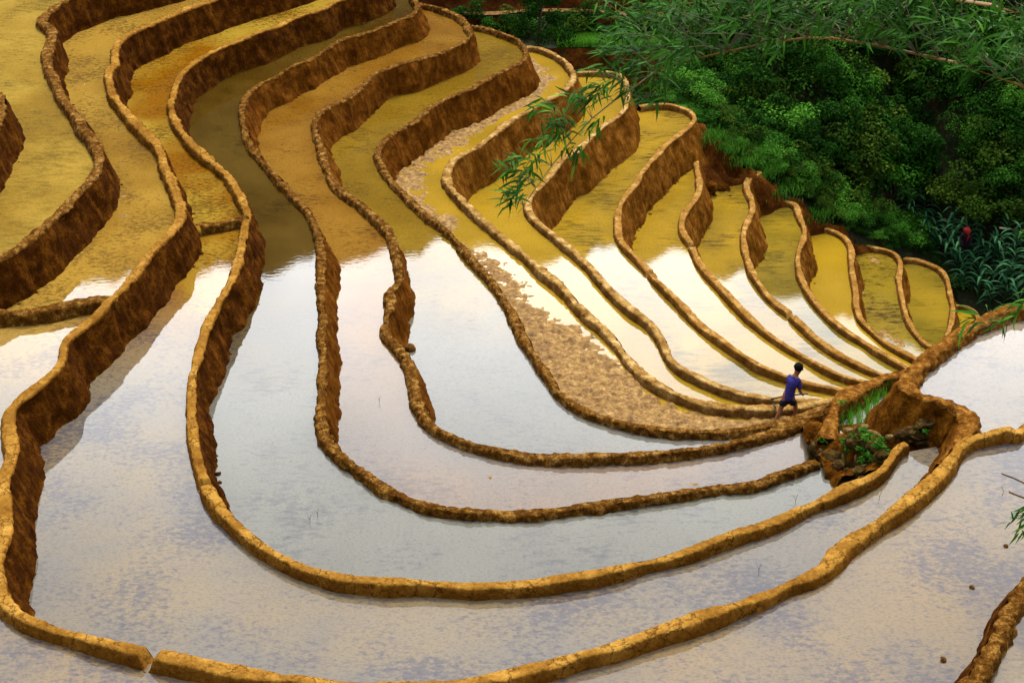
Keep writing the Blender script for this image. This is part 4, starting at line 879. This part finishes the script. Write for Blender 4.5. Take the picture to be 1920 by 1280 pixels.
# ------------------------------------------------------------------ people
def skin_body(name, joints, edges, mat, parent, root=0, sub=2):
    """joints: list of ((x, y, z), (rx, ry)); one continuous skinned surface"""
    me = bpy.data.meshes.new(name); me.from_pydata([j[0] for j in joints], edges, []); me.materials.append(mat)
    o = bpy.data.objects.new(name, me); COL.objects.link(o); o.parent = parent
    md = o.modifiers.new('skin', 'SKIN'); md.use_smooth_shade = True
    sk = me.skin_vertices[0].data
    for i, j in enumerate(joints):
        r = j[1]; sk[i].radius = r if isinstance(r, tuple) else (r, r); sk[i].use_root = (i == root)
    s = o.modifiers.new('sub', 'SUBSURF'); s.levels = sub; s.render_levels = sub
    return o
M['skin'] = plain('tanned_skin', (.16, .060, .022), .6, .25, .15, 20)
M['shirt'] = plain('violet_blue_cotton', (.024, .020, .105), .95, .04, .25, 14)
M['shorts'] = plain('dark_navy_cloth', (.006, .006, .012), .9, .1, .3, 20)
M['hair'] = plain('black_hair', (.003, .002, .002), .9, .05, .3, 60)
M['mudskin'] = plain('muddy_skin', (.17, .065, .016), .7, .2, .3, 20)
M['wood'] = plain('worn_wood', (.10, .055, .025), .7, .2, .35, 30)
M['iron'] = plain('dull_iron', (.02, .018, .016), .5, .4, .3, 30)
mb = survey1(1471, 790, -.02)
man = thing('person', 'person in violet-blue shirt and dark shorts striding barefoot through mud with a hoe', 'person', mb)
J = [((.035, .02, .66), (.125, .10)), ((.06, .05, .80), (.115, .09)), ((.10, .08, .95), (.135, .10)), ((.14, .11, 1.08), (.11, .085)), ((.175, .135, 1.16), .06), ((.20, .155, 1.21), .062), ((.235, .175, 1.29), (.085, .10)), ((.245, .185, 1.37), (.075, .085)),
     # trailing leg (7..)
     ((-.035, .03, .60), .088), ((-.115, .00, .36), .056), ((-.17, -.06, .22), .053), ((-.245, -.12, .05), .034), ((-.215, -.09, .00), .033), ((-.15, -.04, -.01), .022),
     # leading leg
     ((.115, .02, .60), .088), ((.235, .12, .38), .058), ((.255, .14, .22), .053), ((.262, .14, .06), .036), ((.31, .19, .03), .032), ((.36, .24, .02), .022),
     # near arm
     ((.235, .05, 1.06), .052), ((.275, .00, .84), .040), ((.31, .04, .76), .036), ((.385, .13, .66), .026),
     # far arm
     ((.05, .19, 1.07), .052), ((.07, .30, .84), .040), ((.14, .30, .73), .032), ((.20, .29, .66), .026)]
E = [(0, 1), (1, 2), (2, 3), (3, 4), (4, 5), (5, 6), (6, 7), (0, 8), (8, 9), (9, 10), (10, 11), (11, 12), (12, 13), (0, 14), (14, 15), (15, 16), (16, 17), (17, 18), (18, 19), (3, 20), (20, 21), (21, 22), (22, 23), (3, 24), (24, 25), (25, 26), (26, 27)]
skin_body('body', J, E, M['skin'], man)
SJ = [((.036, .02, .56), (.152, .125)), ((.038, .02, .68), (.150, .12)), ((.06, .05, .80), (.155, .12)), ((.10, .08, .95), (.178, .128)), ((.14, .11, 1.075), (.15, .105)), ((.168, .128, 1.135), .062), ((.238, .05, 1.06), .070), ((.268, .01, .90), .060), ((.272, .005, .875), .058), ((.05, .19, 1.07), .070), ((.066, .28, .88), .058)]
skin_body('shirt', SJ, [(0, 1), (1, 2), (2, 3), (3, 4), (4, 5), (4, 6), (6, 7), (7, 8), (4, 9), (9, 10)], M['shirt'], man)
HJ = [((.035, .02, .67), (.140, .115)), ((.035, .02, .60), (.13, .11)), ((-.05, .03, .56), .105), ((-.085, .015, .45), .098), ((-.09, .012, .43), .096), ((.125, .03, .56), .105), ((.175, .075, .46), .098), ((.182, .08, .44), .096)]
skin_body('shorts', HJ, [(0, 1), (1, 2), (2, 3), (3, 4), (1, 5), (5, 6), (6, 7)], M['shorts'], man)
def ico(name, c, r, mat, parent, sub=3, cut=None, seed=0, lump=.0):
    bm = bmesh.new(); bmesh.ops.create_icosphere(bm, subdivisions=sub, radius=1)
    co = np.array([v.co for v in bm.verts]); k = 1 + lump * fbm(co * 3 + seed, 2, seed)
    for v, q, s in zip(bm.verts, co, k): v.co = Vector((q[0] * r[0] * s + c[0], q[1] * r[1] * s + c[1], q[2] * r[2] * s + c[2]))
    if cut:
        bmesh.ops.delete(bm, geom=[v for v, q in zip(list(bm.verts), co) if cut(q)], context='VERTS')
    me = bpy.data.meshes.new(name); bm.to_mesh(me); bm.free(); me.polygons.foreach_set('use_smooth', np.ones(len(me.polygons), bool))
    return link(name, me, mat, parent)
# hair on the back and top of the head; the face looks ahead (to +x +y)
ico('hair', (.232, .172, 1.355), (.108, .112, .112), M['hair'], man, cut=lambda q: (q[0] * .7 + q[1] * .7 - q[2] * .55) > .50 or q[2] < -.72, lump=.12)
ico('ear', (.245 + .078, .175 - .062, 1.325), (.012, .02, .03), M['skin'], man, 1)
ico('nose', (.245 + .072, .185 + .072, 1.315), (.018, .018, .022), M['skin'], man, 1)
for sgn in (-1, 1): ico('eye', (.245 + .062 + sgn * .022, .185 + .062 - sgn * .022, 1.345), (.008, .008, .008), M['hair'], man, 1)
ico('mouth', (.245 + .066, .185 + .066, 1.285), (.016, .016, .005), M['mudskin'], man, 1)
def fingers(base, fwd, side, curl):
    b = Vector(base); f = Vector(fwd).normalized(); s = Vector(side).normalized(); d = Vector(curl).normalized()
    for i, L in enumerate((.052, .06, .056, .046)):
        r = b + s * (.012 * (i - 1.5)) + f * .03
        skin_body('finger', [(tuple(b + s * (.006 * (i - 1.5))), .010), (tuple(r), .009), (tuple(r + f * L * .35 + d * L * .3), .008), (tuple(r + f * L * .15 + d * L * .75), .007)], [(0, 1), (1, 2), (2, 3)], M['skin'], man, 0, 1)
    skin_body('thumb', [(tuple(b), .011), (tuple(b + s * -.026 + f * .012), .010), (tuple(b + s * -.030 + f * .030 + d * .02), .008)], [(0, 1), (1, 2)], M['skin'], man, 0, 1)
fingers((.385, .13, .66), (.5, .3, -.6), (.8, .5, .35), (-.2, .5, -.6))
fingers((.20, .29, .66), (.4, -.5, -.5), (.8, .3, .2), (0, -.6, -.5))
# hoe
def tube(name, pts, rad, mat, parent, n=8):
    pts = [Vector(p) for p in pts]; V, F = [], []
    for i, p in enumerate(pts):
        d = (pts[min(i + 1, len(pts) - 1)] - pts[max(i - 1, 0)]).normalized(); s = d.orthogonal().normalized(); t = d.cross(s); r = rad[i] if isinstance(rad, (list, tuple)) else rad
        V += [p + (s * math.cos(6.2832 * q / n) + t * math.sin(6.2832 * q / n)) * r for q in range(n)]
    for i in range(len(pts) - 1): F += [(i * n + q, i * n + (q + 1) % n, (i + 1) * n + (q + 1) % n, (i + 1) * n + q) for q in range(n)]
    me = bpy.data.meshes.new(name); me.from_pydata([tuple(v) for v in V], [], F + [tuple(range(n))[::-1], tuple(range((len(pts) - 1) * n, len(pts) * n))])
    me.polygons.foreach_set('use_smooth', np.ones(len(me.polygons), bool))
    return link(name, me, mat, parent)
hb_ = mb + Vector((-.29, .20, .48))
hoe = thing('hoe', 'long wooden hoe with thin curved iron blade carried low in the hand', 'hoe', hb_)
tube('handle', [(-.0, .02, 0), (.28, .02, .075), (.55, -.02, .14), (.80, -.05, .185)], .021, M['wood'], hoe)
tube('collar', [(-.03, .02, -.01), (.03, .02, .012)], .027, M['iron'], hoe)
V = [(-.015, .0, .0), (-.015, .04, .0), (.0, -.03, -.10), (.0, .07, -.10), (.05, -.05, -.19), (.05, .09, -.19), (.095, -.055, -.235), (.095, .095, -.235)]
V = V + [(x + .012, y, z + .006) for x, y, z in V]
Fq = []
for i in range(3): a = i * 2; Fq += [(a, a + 1, a + 3, a + 2), (a + 8, a + 10, a + 11, a + 9), (a, a + 2, a + 10, a + 8), (a + 1, a + 9, a + 11, a + 3)]
Fq += [(6, 7, 15, 14), (0, 8, 9, 1)]
link('blade', mesh_np('blade', V, Fq), M['iron'], hoe)

# far figure bending in the maize
wp = hit(1803, 492); wz = float(terrain(np.array([wp[0]]), np.array([wp[1]]))[0])
wom = thing('person', 'person in dark clothes and red headscarf bending among the maize', 'person', (float(wp[0]), float(wp[1]), wz))
M['red'] = plain('red_cloth', (.20, .008, .012), .85, .1, .25, 20)
M['darkcloth'] = plain('dark_indigo_cloth', (.012, .007, .012), .9, .1, .3, 20)
skin_body('body', [((0, 0, .82), (.15, .12)), ((-.03, -.06, 1.02), (.15, .11)), ((-.05, -.14, 1.2), (.14, .10)), ((-.05, -.2, 1.28), .05), ((-.05, -.24, 1.36), .09), ((.09, 0, .7), .10), ((.10, .02, .4), .07), ((.1, 0, .05), .05), ((-.09, 0, .7), .10), ((-.1, .02, .4), .07), ((-.1, 0, .05), .05), ((.13, -.14, 1.15), .055), ((.17, -.22, .92), .045), ((.1, -.36, .82), .035), ((-.22, -.14, 1.15), .055), ((-.24, -.22, .92), .045), ((-.16, -.36, .82), .035)],
          [(0, 1), (1, 2), (2, 3), (3, 4), (0, 5), (5, 6), (6, 7), (0, 8), (8, 9), (9, 10), (2, 11), (11, 12), (12, 13), (2, 14), (14, 15), (15, 16)], M['darkcloth'], wom)
ico('headscarf', (-.05, -.22, 1.40), (.15, .15, .12), M['red'], wom, 2, lump=.15)
ico('face', (-.05, -.30, 1.36), (.07, .06, .08), M['skin'], wom, 2)
tube('sash', [(.02, -.22, 1.3), (.03, -.26, 1.12), (.0, -.2, .95)], .035, M['red'], wom)

# two pale poles at the edge of the plot
M['bamboo_dry'] = plain('dry_pale_bamboo', (.42, .34, .20), .6, .3, .2, 10)
for a, b, D, lab in (((1888, 389), (1990, 407), 62, 'upper pale dry bamboo pole lying over dark shrubs'), ((1874, 427), (1990, 440), 61, 'lower pale dry bamboo pole lying over dark shrubs')):
    p, q = at_dist(*a, D), at_dist(*b, D + .5); o = thing('pole', lab, 'pole', p); tube('cane', [(0, 0, 0), tuple((q - p) * .5 + Vector((0, 0, -.02))), tuple(q - p)], .035, M['bamboo_dry'], o)

# ------------------------------------------------------------------ bamboo hanging into the view
def leaf_mesh(name, droop, seed):
    r = np.random.default_rng(seed); V, F = [], []
    for j in range(6):
        f = j / 5; w = [.10, .85, 1.0, .78, .42, .02][j] * .5 * .135; x = f; z = -droop * f * f; y = .05 * math.sin(f * 3 + seed) * f
        V += [(x, y - w, z + .25 * w), (x, y, z), (x, y + w, z + .25 * w)]
    for j in range(5):
        for q in range(2): a = j * 3 + q; F.append((a, a + 3, a + 4, a + 1))
    return np.array(V), np.array(F)
LV = [leaf_mesh('leaf', d, i) for i, d in enumerate((.12, .25, .4, .55))]
LM = []
for i, (V, F) in enumerate(LV):
    me = mesh_np('leaf', V, F, tone=np.full(len(V), .15 + .22 * i)); me.materials.append(M['leaf_bamboo']); LM.append(me)
def frame(d, n):
    d = Vector(d).normalized(); n = Vector(n); y = n.cross(d).normalized(); z = d.cross(y)
    return Matrix((d, y, z)).transposed()
class Bamboo:
    def __init__(s, label, base, group='bamboo canes leaning into the view'):
        s.root = thing('bamboo', label, 'bamboo', base, group); s.base = Vector(base); s.leaves = []
    def culm(s, pts, rad, nm='culm', mat=None): return tube(nm, [Vector(p) - s.base for p in pts], rad, mat or M['culm'], s.root, 8)
    def spray(s, p, out, n, L, spread=.9, droop=.35):
        """fan of leaves at a twig end"""
        out = Vector(out).normalized()
        for i in range(n):
            d = (out + Vector((random.gauss(0, spread), random.gauss(0, spread), random.gauss(-droop, spread * .75)))).normalized()
            up = Vector((random.gauss(0, .35), random.gauss(0, .35) - .25, 1))
            o = Vector(p) + out * random.uniform(-.10, .06) + Vector((random.gauss(0, .02), random.gauss(0, .02), random.gauss(0, .02)))
            s.leaves.append((o, d, up, L * random.uniform(.6, 1.2), random.randrange(4)))
    def finish(s, limit=290):
        first = s.leaves[:limit]; rest = s.leaves[limit:]
        for o, d, up, L, k in first:
            ob = link('leaf', LM[k], None, s.root); m = frame(d, up).to_4x4() @ Matrix.Scale(L, 4); m.translation = o - s.base; ob.matrix_local = m
        if rest:
            Vs, Fs, T, b = [], [], [], 0
            for o, d, up, L, k in rest:
                V, F = LV[k]; Vs.append((np.array(frame(d, up)) @ (V * L).T).T + np.array(o - s.base)); Fs.append(F + b); b += len(V); T.append(np.full(len(V), random.uniform(.1, .95)))
            tag(link('leaf_mass', mesh_np('leaf_mass', np.vstack(Vs), np.vstack(Fs), tone=np.concatenate(T)), M['leaf_bamboo'], s.root), kind='stuff')
M['culm'] = plain('ochre_bamboo_culm', (.13, .065, .012), .6, .15, .35, 3)
M['shoot'] = plain('green_brown_twig', (.07, .06, .016), .6, .3, .3, 8)
main = [(2150, 330, 9.6), (2030, 215, 10.4), (1920, 163, 11), (1790, 117, 11.3), (1640, 84, 11.6), (1560, 72, 11.8), (1510, 71, 12), (1440, 81, 12.1), (1360, 97, 12.3), (1280, 116, 12.5), (1230, 133, 12.6)]
tip = [(1230, 133, 12.6), (1188, 165, 12.7), (1150, 190, 12.75), (1110, 222, 12.8), (1070, 265, 12.85), (1035, 310, 12.9), (1005, 352, 12.9), (982, 385, 12.9), (970, 402, 12.9)]
groot = Vector((10.5, 5.0, 4.4))
b1 = Bamboo('ochre bamboo cane arching across the top, its leafy tip hanging over the yellow pools', groot)
mp_ = [at_dist(*p) for p in main]; tp = [at_dist(*p) for p in tip]
b1.culm([groot, groot + Vector((.1, .1, 5)), Vector((7.2, 7.4, 13.2))] + mp_, [.035, .032, .026] + list(np.linspace(.0125, .005, len(mp_))))
b1.culm(tp, list(np.linspace(.0075, .0015, len(tp))), 'hanging_tip', M['shoot'])
for p in mp_[3:9]: b1.culm([p - Vector((.012, 0, 0)), p + Vector((.012, 0, 0))], [.0122, .0122], 'node', M['culm'])
# twigs: from the hanging tip to the leaf clusters (picture point, distance, leaves)
TW = [((1188, 165), (1164, 172), 9), ((1188, 165), (1136, 158), 14), ((1188, 165), (1110, 128), 8), ((1170, 178), (1150, 140), 8), ((1150, 190), (1120, 165), 14), ((1150, 190), (1100, 182), 14), ((1110, 222), (1099, 190), 12), ((1110, 222), (1075, 178), 9), ((1110, 222), (1105, 236), 8), ((1110, 222), (1125, 230), 5),
      ((1070, 265), (1062, 225), 12), ((1070, 265), (1043, 234), 14), ((1070, 265), (1017, 206), 9), ((1070, 265), (1030, 196), 7), ((1070, 265), (1050, 250), 12), ((1070, 265), (1080, 290), 8), ((1035, 310), (1029, 262), 12), ((1035, 310), (1010, 262), 8),
      ((1035, 310), (995, 296), 12), ((1035, 310), (1000, 318), 9), ((1005, 352), (972, 300), 10), ((1005, 352), (955, 318), 12), ((1005, 352), (975, 321), 12), ((1005, 352), (985, 340), 8), ((982, 385), (961, 364), 14), ((982, 385), (955, 380), 8), ((982, 385), (968, 352), 8), ((1062, 277), (1065, 279), 7)]
for a, c, n in TW:
    D = 12.8 + random.uniform(-.15, .15); p = at_dist(*a, D); q = at_dist(*c, D + random.uniform(-.2, .2)); b1.culm([p, (p + q) / 2 + Vector((0, 0, .02)), q], [.003, .0022, .0012], 'twig', M['shoot'])
    b1.spray(q, (q - p).normalized() * .5 + Vector((-.35, -.1, -.25)), int(n * 1.6), .155, .8, .2)
up = []
for i in range(15):
    u0 = 1215 + i * 50 + random.uniform(-15, 15); f = np.interp(u0, [m[0] for m in main][::-1], np.arange(len(main))[::-1]); k = int(f); w = f - k
    p = mp_[k] * (1 - w) + mp_[min(k + 1, len(mp_) - 1)] * w
    for j in range(7):
        v = Vector((random.gauss(-.12, .28), random.gauss(0, .2), random.choice([.15, .26, .36, .42]) + random.gauss(0, .05))); q = p + v
        b1.culm([p, p + v * .5 + Vector((0, 0, .03)), q], [.004, .003, .0015], 'twig', M['shoot'])
        for e in range(2): b1.spray(q + Vector((random.gauss(0, .06), random.gauss(0, .06), random.gauss(0, .05))), v.normalized() * .6 + Vector((-.3, -.1, .05)), random.randint(7, 10), .175, .75, .15)
b1.finish(295)
b2 = Bamboo('leafy bamboo cane crowding the top corner above the arching ochre cane', groot + Vector((1.2, 1.4, 0)))
c2 = [at_dist(*p) for p in [(2200, 160, 11.5), (2020, 60, 12), (1860, 10, 12.4), (1720, -10, 12.8), (1580, 0, 13.1), (1450, 20, 13.4), (1340, 45, 13.7), (1240, 75, 14)]]
b2.culm([b2.base, b2.base + Vector((.2, .3, 6)), b2.base + Vector((-3.0, 2.6, 9.5))] + c2, [.035, .03, .025] + list(np.linspace(.02, .003, len(c2))))
for i in range(20):
    f = random.uniform(1.0, len(c2) - 1.01); k = int(f); p = c2[k].lerp(c2[k + 1], f - k)
    for j in range(3):
        v = Vector((random.gauss(-.1, .3), random.gauss(0, .25), random.gauss(.16, .24))); q = p + v
        b2.culm([p, p + v * .5 + Vector((0, 0, .03)), q], [.004, .003, .0015], 'twig', M['shoot'])
        for e in range(2): b2.spray(q + Vector((random.gauss(0, .06), random.gauss(0, .06), random.gauss(0, .05))), v.normalized() * .6 + Vector((-.3, -.1, 0)), random.randint(6, 9), .16, .75, .2)
for u, v in ((1160, 60), (1190, 95), (1215, 60), (1240, 100), (1180, 125), (1210, 150), (1250, 150), (1225, 185), (1270, 60), (1300, 20), (1290, 90)):
    for e in range(2): p = at_dist(u + random.gauss(0, 12), v + random.gauss(0, 10), 13.6); b2.spray(p, (-.4, -.1, .15), 8, .18, .75, .2)
b2.finish(295)
b3 = Bamboo('small bamboo branch with few drooping leaves crossing the orange bank', at_dist(2060, 596, 13))
c3 = [at_dist(*p) for p in [(2060, 596, 13), (1980, 606, 13), (1900, 606, 13), (1860, 608, 13), (1835, 590, 13)]]
b3.culm(c3, [.004, .0035, .003, .002, .001], 'culm', M['shoot'])
for (u, v, n, ox, oz) in ((1862, 606, 5, -1, -.2), (1885, 605, 6, -.6, -.4), (1880, 590, 3, .1, .8), (1835, 592, 6, -.4, .3), (1824, 605, 5, -.6, -.2), (1920, 560, 5, -.3, .3), (1910, 575, 4, -.6, 0), (1850, 575, 3, -.3, .5), (1795, 628, 2, -1, -.3)):
    p = at_dist(u, v, 13); b3.culm([c3[3] if u < 1875 else c3[2], p], [.002, .001], 'twig', M['shoot']); b3.spray(p, (ox, -.1, oz), n, .17, .55, .15)
b3.finish()
b4 = Bamboo('leafy green bamboo sprig at the picture edge above the beige flooded field', at_dist(2040, 930, 11.5))
c4 = [at_dist(*p) for p in [(2040, 930, 11.5), (1975, 935, 11.5), (1935, 950, 11.5), (1915, 975, 11.5)]]
b4.culm(c4, [.004, .003, .002, .001], 'culm', M['shoot'])
for u, v, n in ((1940, 945, 8), (1925, 952, 8), (1912, 958, 7), (1905, 972, 6), (1920, 980, 7), (1930, 990, 5), (1914, 1000, 4), (1950, 970, 8), (1946, 995, 6)):
    p = at_dist(u, v, 11.5); b4.culm([c4[1], p], [.002, .001], 'twig', M['shoot']); b4.spray(p, (-.5, -.1, -.25), n, .12, .7, .2)
b4.finish()

# ------------------------------------------------------------------ small things afloat and stuck in the mud
def debris_tube(P, z, r, lab, nm='twig', cat='twig', mat='wood', lift=.0):
    q = [survey1(u, v, z + r * .6 + lift) for u, v in P]; o = thing(nm, lab, cat, q[0]); tube('stem', [tuple(p - q[0]) for p in q], r, M[mat], o, 6)
debris_tube([(1878, 887), (1900, 895), (1925, 907), (1950, 915)], ZW[2], .012, 'ragged floating straw stalk beside the bamboo sprig')
debris_tube([(1892, 921), (1906, 927), (1925, 934), (1950, 944)], ZW[2], .014, 'brown floating stick beside the bamboo sprig')
debris_tube([(1878, 912), (1882, 920), (1879, 929)], ZW[2], .006, 'bent dark stem poking out of the beige field')
M['clod'] = mud_mat('wet_clod', (.03, .010, .002), (.10, .042, .008), (.20, .09, .02), scale=8, bump=1, bscale=25)
for i, (u, v, z, s, lab) in enumerate([(1886, 1023, ZW[2], .035, 'curled orange dead leaf clump floating below the bamboo sprig'), (1822, 1100, ZW[2], .04, 'small brown clod alone in the beige field'), (1769, 1236, ZW[2], .045, 'knobbly brown clod near the bottom edge of the beige field'),
        (759, 512, ZW[6] + .1, .09, 'dark clod on the kinked bank, upper of the pair'), (764, 526, ZW[6], .08, 'dark clod on the kinked bank, lower of the pair'), (768, 652, ZW[6], .13, 'dark clod fallen at the foot of the kinked bank'), (244, 21, ZW[2], .13, 'dark stone in the brown pool at the top')]):
    me = rock_mesh('clod', (s, s * .9, s * .75), 60 + i); me.polygons.foreach_set('use_smooth', np.ones(len(me.polygons), bool))
    tag(link('clod', me, M['clod'], None, survey1(u, v, z + s * .3)), lab, 'clod')
for i, (u, v, z, lab) in enumerate([(711, 755, 5, 'dark forked sprig standing in pale water by the kinked bank'), (1648, 936, 3, 'green bent sprig in pale water below the ochre bank'), (1491, 942, 4, 'tiny sprig in the still blue water near the ochre bank'), (1422, 1073, 3, 'thin dark sprig in pale water above the bottom bank'), (581, 980, 4, 'thin upright sprig in still water near the ochre bank'), (595, 968, 4, 'thin curved sprig in still water near the ochre bank'), (222, 245, 2, 'short dark stub in the trampled brown pool')]):
    q = survey1(u, v, ZW[z]); o = thing('sprig', lab, 'sprig', q); tube('stem', [(0, 0, -.02), (.01, 0, .10), (.035, 0, .19)], .004, M['shoot'], o, 5); tube('stem', [(.005, 0, .06), (-.03, .01, .13), (-.045, .01, .15)], .003, M['shoot'], o, 5)
